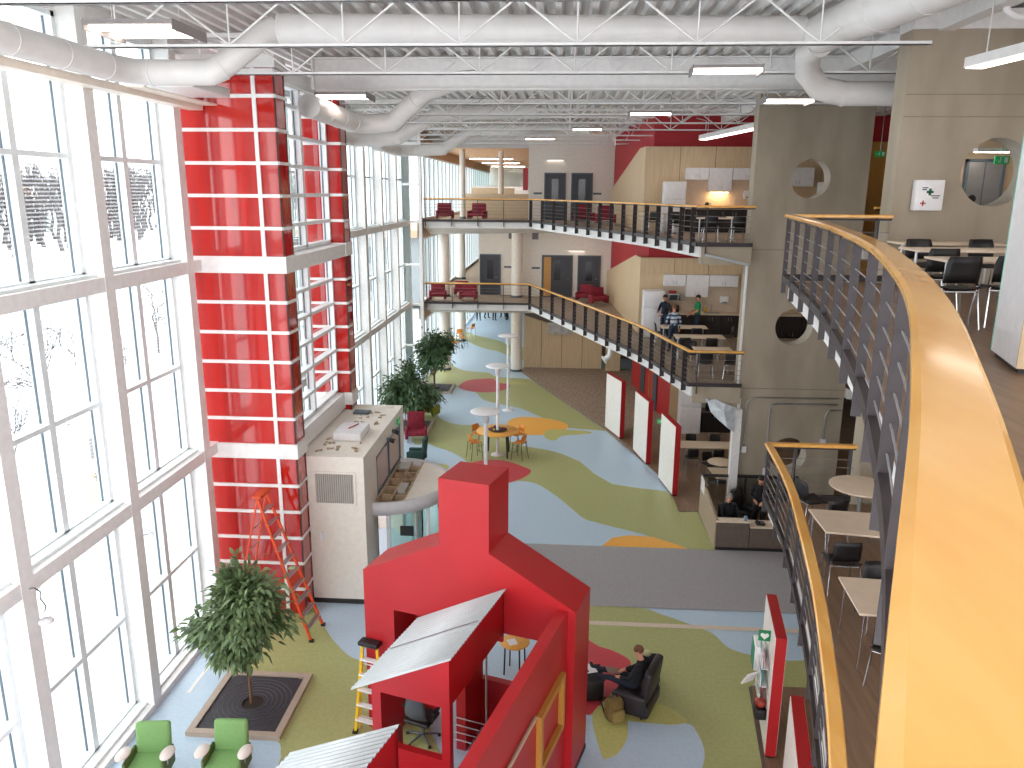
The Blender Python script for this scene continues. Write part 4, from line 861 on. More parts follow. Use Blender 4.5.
# ------------------------------------------------------------------ stacking chairs and tables
def shell_chair(name, label, loc, rz, group, mt=BLACKP, leg=CHROME, seat=.45, back=.82, armless=True):
    """faces -y; back at +y"""
    r = root(name, label, 'chair', loc, rz, group)
    m = MB(); N = 6
    prof = [(-.22, seat-.02), (-.19, seat), (0, seat-.012), (.14, seat-.006), (.2, seat+.02)]
    vs = []
    for i,(y,z) in enumerate(prof):
        for k in range(N+1):
            x = (k/N-.5)*.44; vs.append((x, y, z+.02*(abs(2*k/N-1)**2)))
    m._add(vs, [(i*(N+1)+k,i*(N+1)+k+1,(i+1)*(N+1)+k+1,(i+1)*(N+1)+k) for i in range(len(prof)-1) for k in range(N)], True)
    o = m.build('seat', mt, r); o.modifiers.new('t','SOLIDIFY').thickness = .018
    m = MB(); vs = []; prof = [(.205, seat+.07), (.22, seat+.18), (.235, back-.08), (.26, back)]
    for i,(y,z) in enumerate(prof):
        w = .40 if i < 3 else .36
        for k in range(N+1): vs.append(((k/N-.5)*w, y-.035*(abs(2*k/N-1)**2), z))
    m._add(vs, [(i*(N+1)+k,i*(N+1)+k+1,(i+1)*(N+1)+k+1,(i+1)*(N+1)+k) for i in range(len(prof)-1) for k in range(N)], True)
    o = m.build('backrest', mt, r); o.modifiers.new('t','SOLIDIFY').thickness = .016
    for sx in (-1,1):
        MB().tube([(sx*.2,-.17,seat-.02),(sx*.225,-.2,seat*.5),(sx*.235,-.22,0)],.011,6).build('leg', leg, r)
        MB().tube([(sx*.2,.2,back-.3),(sx*.205,.18,seat),(sx*.215,.2,seat*.6),(sx*.235,.25,0)],.011,6).build('leg', leg, r)
    MB().tube([(-.2,-.17,seat-.03),(.2,-.17,seat-.03)],.01,6).build('seat_bar', leg, r); MB().tube([(-.2,.16,seat-.03),(.2,.16,seat-.03)],.01,6).build('seat_bar', leg, r)
    return r
CH0 = None
def chair(label, x, y, z, rz, group):
    global CH0
    if CH0 is None: CH0 = shell_chair('stacking_chair', label, (x,y,z), rz, group); return CH0
    return dup(CH0, label, (x,y,z), rz, group)
def rtable(label, x, y, z, L, W, rz=0, group=None, h=.74):
    r = root('rectangular_table', label, 'table', (x,y,z), rz, group); MB().rbox((0,0,h-.015),(L,W,.03),.008).build('tabletop', LAM, r)
    for sx in (-1,1):
        MB().tube([(sx*(L/2-.12),0,h-.03),(sx*(L/2-.12),0,.06)],.022,8).build('leg', STEEL, r)
        MB().tube([(sx*(L/2-.12),-W/2+.06,.04),(sx*(L/2-.12),0,.07),(sx*(L/2-.12),W/2-.06,.04)],.022,8).build('foot', STEEL, r)
    return r
def fourleg(label, P, z, h=.75, group=None):
    """tabletop with given outline, tube leg near every corner"""
    cx = sum(p[0] for p in P)/len(P); cy = sum(p[1] for p in P)/len(P); r = root('trapezoid_table', label, 'table', (cx,cy,z), 0, group)
    Q = [(a-cx,b-cy) for a,b in P]; MB().prism(Q, h-.028, h).build('tabletop', LAM, r)
    for a,b in Q: MB().tube([(a*.88,b*.86,h-.03),(a*.9,b*.88,0)],.014,6).build('leg', CHROME, r)
    return r
G2 = 'tables on the near middle gallery'; GC2 = 'black chairs on the near middle gallery'
# near middle gallery (z 4.1)
r = root('round_table', 'round pale café table on the near middle gallery', 'table', (5.18,12.98,Z2), 0, G2); MB().lathe([(0,.72),(.5,.72),(.52,.735),(.52,.75),(.5,.755),(0,.755)], n=40).build('tabletop', LAM, r); MB().cyl((0,0),.04,.03,.72,14).build('pedestal', STEEL, r); MB().lathe([(0,0),(.26,0),(.25,.025),(0,.045)]).build('base_plate', GASK, r)
fourleg('large pale table behind, beside the round table', [(3.97,11.02),(3.97,11.88),(5.25,11.75),(5.1,10.85)], Z2, group=G2)
fourleg('pale table in front of it, half hidden by the near handrail', [(3.62,8.67),(3.68,9.6),(5.0,9.5),(4.9,8.6)], Z2, group=G2)
chair('black chair left of the round table, turned toward it', 4.38, 13.05, Z2, PI/2+.25, GC2)
chair('black chair at the near side of the round table, mostly hidden by the large table', 4.45, 12.3, Z2, PI+.4, GC2)
chair('black chair right of the round table pushed under it', 5.55, 12.45, Z2, -PI+.9-PI/2, GC2)
chair('black chair at the far right of the round table by the concrete pier', 5.95, 13.3, Z2, -PI/2, GC2)
chair('black chair on the near side of the large pale table, middle gallery', 4.12, 10.72, Z2, PI, GC2)
chair('black chair pushed against the far side of the front pale table', 4.3, 9.7, Z2, 0, GC2)
chair('black chair at the near side of the front pale table, cut off by the handrail', 3.95, 8.45, Z2, PI-.5, GC2)
# near top gallery (z 8.2)
G3 = 'tables on the near top gallery'; GC3 = 'black chairs on the near top gallery'
rtable('pale rectangular table nearest the concrete pier, top gallery', 6.2, 13.35, Z3, 1.6, .7, group=G3)
rtable('pale rectangular table second from the concrete pier, top gallery', 5.75, 11.75, Z3, 1.6, .7, group=G3)
rtable('pale rectangular table nearest the viewer, top gallery', 5.35, 9.95, Z3, 1.6, .75, group=G3)
chair('black chair with its back to the viewer at the nearest table', 4.5, 9.4, Z3, PI+.05, GC3)
chair('second black chair at the nearest table, beside the white cabinet', 5.15, 9.55, Z3, PI-.1, GC3)
chair('black chair between the nearest and the second table', 4.9, 10.75, Z3, PI, GC3)
chair('black chair at the right of the second table on the top gallery', 6.3, 10.9, Z3, PI, GC3)
chair('black chair on the far side of the second table, left', 5.5, 12.5, Z3, 0, GC3)
chair('black chair on the far side of the second table, right', 6.5, 12.6, Z3, .1, GC3)
r = root('white_cabinet', 'tall white cabinet end with a wooden front, cut by the right edge of the picture', 'cabinet', (4.13,7.69,Z3), -.26)
MB().box(0,.9,-.86,0,.05,2.3).build('body', WHITEG, r); MB().box(.0,.9,-.88,-.86,.05,2.3).build('door', MAPLE, r); MB().box(-.006,0,-.0,.006,.05,2.3).build('edge_band', mat('glass_edge','#7fc7b4',.3), r); MB().box(.03,.87,-.83,-.03,0,.05).build('plinth', BLACKP, r)
# first-aid box
r = root('first_aid_box', 'white first-aid box with green and red crosses on the nearer concrete pier', 'box', (6.12,14.13,9.68))
MB().rbox((0,-.08,0),(.46,.16,.5),.012).build('case', WHITEG, r); m = MB(); m.box(-.055,.055,-.168,-.16,.035,.075).box(-.02,.02,-.168,-.16,0,.11).build('green_cross', mat('cross_green','#14704a',.5), r)
MB().box(-.14,-.05,-.168,-.16,-.14,-.12).box(-.105,-.085,-.168,-.16,-.175,-.085).build('red_cross', RED, r)
m = MB(); m.box(-.13,-.04,-.166,-.16,.115,.13).box(-.13,-.06,-.166,-.16,.085,.1).box(.02,.17,-.166,-.16,-.015,.0).box(.05,.15,-.166,-.16,-.05,-.035).build('lettering', BLACKP, r)
# middle-level kitchen tables
GK = 'tables in front of the middle-level kitchen'; GKC = 'black chairs in front of the middle-level kitchen'
rtable('pale table closest to the dark kitchen cabinets, middle level', 4.55, 29.3, Z2, 1.7, .75, group=GK)
rtable('pale table in the middle row before the middle-level kitchen', 4.8, 27.3, Z2, 1.7, .75, group=GK)
rtable('pale table right behind the slanting railing, middle level', 4.85, 25.0, Z2, 1.2, .8, group=GK)
for i,(x,y,a,l) in enumerate(((4.2,26.75,PI,'left chair on the near side of the middle kitchen table'),(5.1,26.75,PI,'right chair on the near side of the middle kitchen table'),(4.9,28.7,PI,'chair on the near side of the table closest to the cabinets'),(3.75,29.6,PI/2,'chair at the left end of the table closest to the cabinets'),(4.5,24.3,PI,'chair before the table right behind the slanting railing'),(5.3,24.2,PI-.2,'chair beside the concrete pier right behind the railing'),(6.1,29.0,-PI/2,'chair at the right end of the table closest to the cabinets'),(4.3,25.75,0,'chair behind the table right at the slanting railing'))):
    chair('black '+l, x, y, Z2, a, GKC)
GT = 'furniture before the top-level kitchen'
rtable('pale table before the top-level kitchen, by the railing', 4.75, 25.2, Z3, 1.3, .75, group=GT); rtable('pale table before the top-level kitchen, farther left', 3.6, 30.2, Z3, 1.5, .75, group=GT); rtable('pale table by the pier before the top-level kitchen', 6.0, 26.5, Z3, 1.3, .75, group=GT)
for i,(x,y,a,l) in enumerate(((4.4,24.4,PI,'left of the two at the railing of the top kitchen'),(5.2,24.3,PI,'beside the pier at the railing of the top kitchen'),(3.3,29.5,PI,'left at the farther table of the top kitchen'),(4.0,29.5,PI,'right at the farther table of the top kitchen'),(3.8,25.9,.6,'alone by the posts of the top far railing'))):
    chair('black chair '+l, x, y, Z3, a, GT)
# ground-floor tables behind the dividers
GG = 'ground-floor furniture behind the dividers'
rtable('long pale table behind the divider nearest the security desk', 5.35, 27.8, 0, 2.1, .8, group=GG)
r = root('round_table', 'round pale table on the ground floor by the white post', 'table', (5.55,25.9,0), 0, GG); MB().lathe([(0,.72),(.42,.72),(.44,.735),(.42,.755),(0,.755)], n=30).build('tabletop', LAM, r); MB().cyl((0,0),.04,.03,.72,12).build('pedestal', STEEL, r); MB().lathe([(0,0),(.26,0),(.25,.025),(0,.045)]).build('base_plate', GASK, r)
fourleg('pale trapezoid table just behind the desk partition', [(5.1,24.3),(5.0,25.3),(6.3,25.2),(6.3,24.0)], 0, group=GG)
for i,(x,y,a,l) in enumerate(((4.8,27.2,PI,'left on the near side of the long ground-floor table'),(5.7,27.2,PI,'right on the near side of the long ground-floor table'),(5.0,28.6,0,'left on the far side of the long ground-floor table'),(5.9,28.6,0,'right on the far side of the long ground-floor table'),(5.3,26.5,.4,'tucked behind the round ground-floor table'))):
    chair('black chair '+l, x, y, 0, a, GG)
chair('black chair below the near gallery, just right of the nearest divider', 4.5, 11.2, 0, 1.2, GG)
# ------------------------------------------------------------------ security desk
r = root('security_desk', 'brown security desk with glazed partitions behind', 'desk', (4.42,20.52,0)); W = 2.9
MB().box(0,.9,0,.06,.08,.84).build('front_panel', CHARC, r); MB().box(.92,W,0,.06,.08,.70).build('front_panel', CHARC, r); MB().box(0,W,-.01,.05,0,.1).build('plinth', BLACKP, r)
m = MB(); m.prismP([(0.06,0),(2.6,0),(2.6,1.22),(0.06,.9)], (-.02,0,0), (0,1,0), (0,0,1), (1,0,0), .06); m.build('side_partition', mat('fabric_panel','#a8967f',.9,noise='#9a8872',nscale=40), r)
MB().box(-.01,.9,-.02,.28,.84,.87).build('counter_shelf', LAM, r); MB().box(.92,W,-.03,.5,.70,.73).build('counter_top', LAM, r)
MB().box(0,W,2.56,2.62,1.22,1.3).box(0,.06,2.56,2.62,0,1.3).box(1.3,1.36,2.56,2.62,0,1.25).box(W-.06,W,2.56,2.62,0,1.3).box(0,.05,1.6,2.62,1.24,1.3).build('partition_frame', BRONZE, r)
MB()._add([(.06,2.59,.1),(W,2.59,.1),(W,2.59,1.24),(.06,2.59,1.24)],[(0,1,2,3)]).build('partition_glass', glass_mat('smoked_glass','#dadedd',.1), r)
MB().box(-.03,-.02,1.95,2.5,.85,1.3).build('notice_board', WHITEG, r)
r = root('desk_telephone', 'black desk telephone on the security counter', 'telephone', (5.65,20.72,.73)); MB().rbox((0,0,.03),(.24,.22,.06),.015).build('base', BLACKP, r); MB().rbox((-.08,0,.08),(.055,.22,.045),.015).build('handset', BLACKP, r); m = MB(); [m.box(-.0+.035*i,.025+.035*i,-.08+.035*j,-.055+.035*j,.058,.066) for i in range(3) for j in range(4)]; m.build('keypad', STEEL, r)
tag(MB().lathe([(0,0),(.045,0),(.05,.1),(.045,.13),(0,.13)], (5.22,20.62,.87)).build('drink_can', mat('blue_can','#7f93b5',.4)), 'small bluish can standing on the security counter beside the telephone', 'can')
tag(MB().rbox((6.2,20.72,.736),(.5,.02,.012),.004).build('pen_tray', GASK), 'thin dark strip lying on the security counter', 'tray')
# ------------------------------------------------------------------ armchairs
def armchair(name, label, loc, rz, M, group=None, w=.72, sh=.42, bh=.85, arms=True, legs=STEEL, cat='armchair'):
    r = root(name, label, cat, loc, rz, group)
    MB().rbox((0,-.03,sh-.09),(w-.2,.6,.18),.05).build('seat', M, r)
    MB().rbox((0,.3,(sh+bh)/2),(w-.16,.16,bh-sh+.16),.06,rx=-.12).build('backrest', M, r)
    if arms:
        for s in (-1,1): MB().rbox((s*(w/2-.06),0,sh*.62+.06),(.13,.66,sh*.9),.05).build('arm', M, r)
    for sx in (-1,1):
        for sy in (-1,1): MB().cyl((sx*(w/2-.1),sy*.24),.02,0,sh-.16,8).build('leg', legs, r)
    return r
# sage chairs with small oval tablet arms
def sage(label, loc, rz):
    r = root('tablet_armchair', label, 'armchair', loc, rz, 'sage green chairs by the window wall')
    MB().rbox((0,-.05,.36),(.6,.58,.16),.06).build('seat', GREENUP, r); MB().rbox((0,.26,.66),(.58,.13,.56),.06,rx=-.14).build('backrest', GREENUP, r)
    for s in (-1,1):
        MB().rbox((s*.31,-.02,.38),(.05,.5,.34),.02).build('side_panel', mat('olive_side','#5d6e3c',.7), r)
        MB().lathe([(0,0),(.14,0),(.15,.012),(.14,.024),(0,.024)], (s*.36,-.12,.62), 24, .75, 1.25).build('tablet', mat('pale_tablet','#e2d3cc',.4), r)
        MB().tube([(s*.33,-.1,.4),(s*.35,-.12,.62)],.016,6).build('tablet_stem', STEEL, r)
        for y in (-.24,.22): MB().cyl((s*.24,y),.02,0,.3,8).build('leg', STEEL, r)
    return r
sage('sage green tablet-arm chair nearer the window wall', (-6.72,10.85,0), .12); sage('sage green tablet-arm chair beside the planter corner', (-5.45,11.0,0), .05)
armchair('armchair','dark red armchair standing by the planter behind the cream booth',(-5.68,29.6,0),.15,REDUP,w=.85,sh=.45,bh=1.05)
armchair('armchair','olive green armchair just behind the dark red one',(-5.75,33.0,0),PI-.3,OLIVEUP,w=.85,sh=.45,bh=.9)
armchair('side_chair','dark green chair beside the far end of the cream booth',(-5.15,26.9,0),-PI/2,mat('dark_green_cloth','#1d3a34',.8),w=.6,sh=.45,bh=.95,cat='chair')
for i,(x,y,z,a,l) in enumerate(((-6.0,40.3,Z3,.2,'left of the pair at the end of the top gallery'),(-4.35,40.3,Z3,-.2,'right of the pair at the end of the top gallery'),(-6.45,40.5,Z2,.1,'behind the left end of the middle gallery railing'),(-4.85,40.6,Z2,-.1,'behind the centre of the middle gallery railing'),(-5.4,42.4,Z2,PI,'farther back by the column on the middle gallery'),(1.85,39.8,Z2,.3,'of the two before the dark doors, nearer the wood wall'),(1.2,40.9,Z2,-.3,'of the two before the dark doors, farther back'),(1.0,38.2,Z3,.2,'by the posts of the top gallery, left one'),(1.9,36.4,Z3,0,'by the posts of the top gallery, right one'))):
    armchair('tub_chair','crimson tub chair '+l,(x,y,z),a,REDUP,'crimson tub chairs on the galleries',w=.9,sh=.45,bh=.82)
# office chair under the gable
ox = (-2.36,12.22)
r = root('office_chair','grey mesh office chair seen through the opening of the red pavilion','chair',(ox[0],ox[1],0),2.8)
m = MB(); MB().rbox((0,0,.46),(.5,.48,.08),.035).build('seat', BLACKP, r)
b = MB(); vs=[]; N=8
for i in range(7):
    z=.56+i*.085; 
    for k in range(N+1): vs.append(((k/N-.5)*(.44-.012*i*i/3),.25+.02*math.sin(i)-.05*(abs(2*k/N-1)**2)+.01*i,z))
b._add(vs,[(i*(N+1)+k,i*(N+1)+k+1,(i+1)*(N+1)+k+1,(i+1)*(N+1)+k) for i in range(6) for k in range(N)],True); b=b.build('backrest', mat('grey_mesh','#4d5258',.7), r); b.modifiers.new('t','SOLIDIFY').thickness=.02
for s in (-1,1): MB().tube([(s*.26,.1,.46),(s*.3,.05,.66)],.018,6).rbox((s*.3,0,.68),(.07,.26,.03),.012).build('armrest', BLACKP, r)
MB().cyl((0,0),.03,.08,.44,12).build('gas_column', STEEL, r)
for k in range(5):
    a=2*PI*k/5; q=MB().tube([(0,0,.11),(.3*math.cos(a),.3*math.sin(a),.07)],[.026,.016],6).build('base_spoke', GASK, r); MB().ball((.31*math.cos(a),.31*math.sin(a),.035),.034,8,6).build('caster', BLACKP, q)
# ------------------------------------------------------------------ tall slim disc lamps
for i,(x,y,l) in enumerate(((-2.15,22.0,'nearest the red chimney'),(-2.3,28.15,'rising through the round orange table'),(-2.35,34.4,'farthest, standing on the blue floor'))):
    r = root('disc_lamp','tall slim white pole lamp with a flat round disc, '+l,'lamp',(x,y,0),0,'white disc pole lamps')
    MB().cyl((0,0),.055,0.04,3.15,12).build('pole', WHITEG, r); MB().lathe([(0,0),(.26,0),(.25,.03),(.1,.06),(0,.06)]).build('base', WHITEG, r)
    MB().lathe([(0,3.08),(.09,3.1),(.1,3.3),(.16,3.38),(.43,3.42),(.45,3.45),(.42,3.47),(0,3.48)],n=32).build('disc', WHITEG, r)
# round orange bar table and stools
r = root('bar_table','high round orange-topped table around the slim lamp pole','table',(-2.3,28.15,0)); MB().lathe([(.06,.93),(.78,.93),(.8,.955),(.78,.975),(.06,.975)],n=40).build('tabletop', mat('orange_top','#eba94c',.35), r)
for k in range(4): a=PI/4+k*PI/2; MB().tube([(.5*math.cos(a),.5*math.sin(a),.93),(.56*math.cos(a),.56*math.sin(a),0)],.035,8).build('leg', BRONZE, r)
tag(MB().lathe([(.1,0),(.3,0),(.36,.04),(.33,.05),(.1,.03)],(-2.3,28.15,.98),28).build('round_tray', BRONZE),'dark round tray on the orange table','tray')
random.seed(3)
for k in range(6):
    a=k*1.05; o=MB().ball((-2.3+.24*math.cos(a),28.15+.24*math.sin(a),1.06),.045,8,6).build('fruit', mat(['apple_red','lemon_yellow','plum_dark'][k%3],['#b8342c','#e3c04a','#5a2a38'][k%3],.4)); tag(o,['red','yellow','dark'][k%3]+' small round fruit on the dark tray, '+('front of the pole' if math.sin(a)<0 else 'behind the pole'),'fruit','fruit on the dark tray')
st = None
for i,(a,l) in enumerate(((-2.6,'front left of the orange table'),(-.45,'right of the orange table'),(2.5,'back left of the orange table'),(.7,'back right of the orange table, half seen'))):
    x,y = -2.3+.95*math.cos(a), 28.15+.95*math.sin(a); lab='orange bar chair with dark legs, '+l
    if st is None:
        st = shell_chair('bar_chair', lab, (x,y,0), a-PI/2, 'orange bar chairs', mat('orange_seat','#e08a2c',.45), BRONZE, .66, .98)
        MB().tube([(-.23,-.21,.25),(.23,-.21,.25)],.009,5).build('footrest', BRONZE, st)
    else: dup(st, lab, (x,y,0), a-PI/2, 'orange bar chairs')
# yellow and orange chairs far back by the windows
for i,(x,y,l) in enumerate(((-6.5,47.2,'nearest'),(-6.2,48.8,'second'),(-6.6,50.3,'third'),(-6.1,52.4,'farthest'))):
    dup(st, 'orange chair far down the hall by the windows, '+l+' of the four', (x,y,-.15 if 0 else 0), 1.2+i, 'orange chairs far down the hall')
# small round table inside the pavilion
tx = (-1.16, 14.49); r = root('side_table','small round orange-topped table with papers behind the red gable','table',(tx[0]+.35,tx[1]-.1,0)); MB().lathe([(0,.68),(.29,.68),(.31,.7),(.29,.72),(0,.72)],n=30).build('tabletop', mat('orange_top','#eba94c',.35), r)
for k in range(4): a=.5+k*PI/2; MB().tube([(.22*math.cos(a),.22*math.sin(a),.68),(.24*math.cos(a),.24*math.sin(a),0)],.018,6).build('leg', BRONZE, r)
tag(MB().cbox((tx[0]+.3,tx[1]-.15,.727),(.18,.22,.006),rz=.4).build('paper_sheet', WHITEG),'white paper lying on the small orange-topped table','paper')
# ------------------------------------------------------------------ people
SKIN = mat('skin', '#c98f74', 0.6, nscale=3)
def cloth(n, c, c2=None): return mat('cloth_'+n, c, 0.9, noise=c2 or c, nscale=6)
HAIRD = mat('dark_hair', '#2e221c', 0.9); HAIRR = mat('reddish_brown_hair', '#6b4230', 0.9); HAIRG = mat('grey_hair', '#8d827a', 0.9)
def person(label, loc, rz, J, shirt, trousers, shoes, hair, hairlen=0.0, short_sleeve=False, scale=1.0, group=None, stripes=None, arms_r=1.0):
    """J: joints in metres, facing -y. one continuous skinned body, coloured by region; hair, eyes and ears are children"""
    names = []; co = []; rad = []; ed = []; reg = []
    def v(n, p, r, g): names.append(n); co.append(Vector(p)); rad.append(r); reg.append(g); return len(co)-1
    pel = v('pel', J['pelvis'], (.15,.12), 't'); wst = v('waist', (Vector(J['pelvis'])*.6+Vector(J['chest'])*.4), (.135,.11), 's'); che = v('chest', J['chest'], (.165,.12), 's')
    nb = v('nb', (Vector(J['chest'])*.35+Vector(J['neck'])*.65), (.09,.085), 's'); nk = v('neck', J['neck'], (.055,.058), 'k')
    hd = Vector(J['head']); fw = Vector(J.get('face', (0,-1,0))).normalized(); up = (hd-Vector(J['neck'])).normalized()
    jaw = v('jaw', hd-up*.07+fw*.02, (.062,.07), 'k'); h1 = v('head', hd, (.078,.09), 'k'); h2 = v('top', hd+up*.085-fw*.01, (.06,.07), 'k')
    nose = v('nose', hd+fw*.112-up*.02, (.013,.013), 'k')
    ed += [(pel,wst),(wst,che),(che,nb),(nb,nk),(nk,jaw),(jaw,h1),(h1,h2),(h1,nose)]
    for s in 'LR':
        sh = v('sh', J['shoulder'+s], (.062,.062), 's'); el = v('el', J['elbow'+s], (.044,.044), 'k' if short_sleeve else 's'); wr = v('wr', J['wrist'+s], (.029,.029), 'k')
        md = v('ms', (Vector(J['shoulder'+s])+Vector(J['elbow'+s]))/2, (.052,.052), 's'); fm = v('fm', Vector(J['elbow'+s])*.3+Vector(J['wrist'+s])*.7, (.037,.037), 'k' if short_sleeve else 's')
        d = (Vector(J['wrist'+s])-Vector(J['elbow'+s])).normalized(); d = Vector(J.get('hand'+s, d)).normalized(); W = Vector(J['wrist'+s])
        side = d.cross(Vector((0,0,1))); side = side.normalized() if side.length > .1 else Vector((0,1,0)); side = side if s == 'R' else -side
        pm = v('palm', W+d*.07, (.036,.022), 'k'); ed += [(che,sh),(sh,md),(md,el),(el,fm),(fm,wr),(wr,pm)]
        cu = Vector(J.get('curl', (0,0,-1))).normalized()
        for q,(o,l) in enumerate(((-.03,.065),(-.01,.078),(.01,.072),(.03,.055))):
            a = v('f', W+d*(.075+l*.5)+side*o*1.1+cu*.008, (.010,.010), 'k'); b = v('f', W+d*(.07+l)+side*o*1.2+cu*.03, (.008,.008), 'k'); ed += [(pm,a),(a,b)]
        a = v('t', W+d*.06-side*.045, (.011,.011), 'k'); b = v('t', W+d*.09-side*.058+cu*.012, (.009,.009), 'k'); ed += [(wr,a),(a,b)]
        hp = v('hip', J['hip'+s], (.092,.092), 't'); kn = v('knee', J['knee'+s], (.062,.062), 't'); an = v('ank', J['ankle'+s], (.045,.045), 't')
        th = v('th', Vector(J['hip'+s])*.5+Vector(J['knee'+s])*.5, (.08,.08), 't'); cf = v('cf', Vector(J['knee'+s])*.6+Vector(J['ankle'+s])*.4, (.06,.06), 't')
        t = Vector(J.get('toe'+s, Vector(J['ankle'+s])+Vector((0,-.19,-.05)))); bl = v('ball', Vector(J['ankle'+s])*.35+t*.65+Vector((0,0,-.008)), (.042,.035), 'o'); to = v('toe', t, (.035,.028), 'o')
        ed += [(pel,hp),(hp,th),(th,kn),(kn,cf),(cf,an),(an,bl),(bl,to)]
    me = bpy.data.meshes.new('body'); me.from_pydata([tuple(c) for c in co], ed, []); o = bpy.data.objects.new('person', me); C.objects.link(o)
    sk = o.modifiers.new('skin','SKIN'); 
    if not me.skin_vertices: 
        bmx = bmesh.new(); bmx.from_mesh(me); bmx.verts.layers.skin.verify(); bmx.to_mesh(me); bmx.free()
    for i, sv in enumerate(me.skin_vertices[0].data): sv.radius = rad[i]; sv.use_root = (i == 0)
    sb = o.modifiers.new('sub','SUBSURF'); sb.levels = 2; sb.render_levels = 2
    dg = bpy.context.evaluated_depsgraph_get(); ev = o.evaluated_get(dg); nm = bpy.data.meshes.new_from_object(ev)
    o.modifiers.clear(); o.data = nm
    ms = {'s': 0, 't': 1, 'k': 2, 'o': 3}; nm.materials.clear()
    for mm in (shirt, trousers, SKIN, shoes) : nm.materials.append(mm)
    if stripes: nm.materials.append(stripes)
    for p in nm.polygons:
        c = p.center; best = None
        for (a, b) in ed:
            A, B = co[a], co[b]; ab = B-A; t = max(0, min(1, (c-A).dot(ab)/max(ab.length_squared, 1e-9))); dd = (A+ab*t-c).length-(rad[a][0]*(1-t)+rad[b][0]*t)
            if best is None or dd < best[0]: best = (dd, reg[a] if t < .5 else reg[b])
        g = best[1]; p.material_index = ms[g]; p.use_smooth = True
        if stripes and g == 's' and int((c.z+10)/.075) % 2: p.material_index = 4
    o.location = loc; o.rotation_euler = (0,0,rz); o.scale = (scale,)*3
    tag(o, label, 'person', group)
    # hair cap
    sd = up.cross(fw).normalized(); fwo = sd.cross(up).normalized(); M = Matrix((sd, -fwo, up)).transposed().to_4x4(); M.translation = hd+up*.028-fwo*.012
    if hair:
        hm = MB(M); vs = []; fs_ = []; n = 20; mm = 9
        for i in range(mm+1):
            for k in range(n):
                b = 2*PI*k/n; front = math.sin(b) < -.2; lim = (.52 if front else .70+hairlen)*PI; a = lim*i/mm
                vs.append((.083*math.sin(a)*math.cos(b), .1*math.sin(a)*math.sin(b), .095*math.cos(a)))
        for i in range(mm):
            for k in range(n): fs_.append((i*n+k,i*n+(k+1)%n,(i+1)*n+(k+1)%n,(i+1)*n+k))
        hm._add(vs, fs_, True); hm.build('hair', hair, o)
    em = MB(M); 
    for s in (-1,1): em.ball((s*.03,-.089,-.03),(.011,.008,.008),8,6)
    em.build('eye', BLACKP, o); em = MB(M); em.box(-.022,.022,-.096,-.09,-.084,-.078); em.build('mouth', mat('lip','#9c5548',.6), o)
    em = MB(M)
    for s in (-1,1): em.ball((s*.08,.005,-.035),(.012,.02,.03),8,6)
    em.build('ear', SKIN, o)
    return o
def stand(armL=None, armR=None, face=(0,-1,0), stride=0.0, lean=0.0):
    J = dict(pelvis=(0,0,.95), chest=(0,-lean*.5,1.28), neck=(0,-lean-.0,1.5), head=(0,-lean-.02,1.63), face=face)
    for s, k in (('L',1),('R',-1)):
        J['shoulder'+s] = (.185*k,-lean*.8,1.41); J['elbow'+s] = (.24*k,.03-lean*.6,1.12); J['wrist'+s] = (.25*k,-.06-lean*.4,.87)
        J['hip'+s] = (.095*k,0,.9); J['knee'+s] = (.11*k,-.02+stride*k*-.12,.5); J['ankle'+s] = (.12*k,.03+stride*k*-.2,.09); J['toe'+s] = (.14*k,-.14+stride*k*-.2,.04)
    if armL: J['elbowL'], J['wristL'] = armL
    if armR: J['elbowR'], J['wristR'] = armR
    return J
def sit(sh=.47, fold=False, stretch=False):
    J = dict(pelvis=(0,.08,sh+.12), chest=(0,.14,sh+.44), neck=(0,.13,sh+.68), head=(0,.08,sh+.82), face=(0,-1,-.12))
    for s, k in (('L',1),('R',-1)):
        J['shoulder'+s] = (.185*k,.14,sh+.6); J['elbow'+s] = (.25*k,-.02,sh+.33); J['wrist'+s] = (.13*k,-.24,sh+.24)
        J['hip'+s] = (.1*k,.04,sh+.1); J['knee'+s] = (.13*k,-.4,sh+.1); J['ankle'+s] = (.13*k,-.42,.09); J['toe'+s] = (.13*k,-.6,.04)
        if stretch: J['knee'+s] = (.12*k,-.43,sh+.17); J['ankle'+s] = (.09*k,-.85,sh+.08-.03*k); J['toe'+s] = (.11*k,-.93,sh+.2-.03*k)
    return J
NAVY = cloth('navy','#1d2130'); BLK = cloth('black','#15151a'); DEN = cloth('denim','#2c3648'); SHOE = mat('black_shoe','#141314',.4)
# man in the dark armchair
FR = -PI/2-.4
ac = armchair('lounge_armchair','dark plum leather armchair holding the man in black',(1.6,13.5,0),FR,DARKUP,w=.98,sh=.42,bh=.92,legs=BLACKP)
MB().rbox((0,0,.17),(.86,.74,.26),.05).build('base', DARKUP, ac)
person('person in dark suit reclining in the dark armchair, reading in his lap', (1.54,13.52,0), FR, sit(.36, stretch=True), BLK, NAVY, SHOE, HAIRR)
r = root('black_side_table','tall black cube table in front of the man, half behind the red pavilion','table',(.72,13.76,0),.15); MB().rbox((0,0,.24),(.46,.5,.44),.02).build('body', BLACKP, r); MB().rbox((0,0,.475),(.5,.54,.03),.01).build('top', BLACKC, r)
tag(MB().cbox((.72,13.89,.495),(.22,.3,.008),rz=.3).build('paper_sheet', WHITEG),'white paper lying on the black cube table','paper')
tag(MB().cbox((1.15,13.67,.62),(.24,.18,.02),rz=.2,ry=.25).build('open_booklet', mat('booklet_tan','#8a7466',.6)),'tan booklet held in the lap of the reclining man','book')
r = root('canvas_backpack','brown canvas backpack on the floor beside the dark armchair','backpack',(1.15,13.02,0),.5); BK = mat('khaki_canvas','#7a6233',.9,noise='#665228')
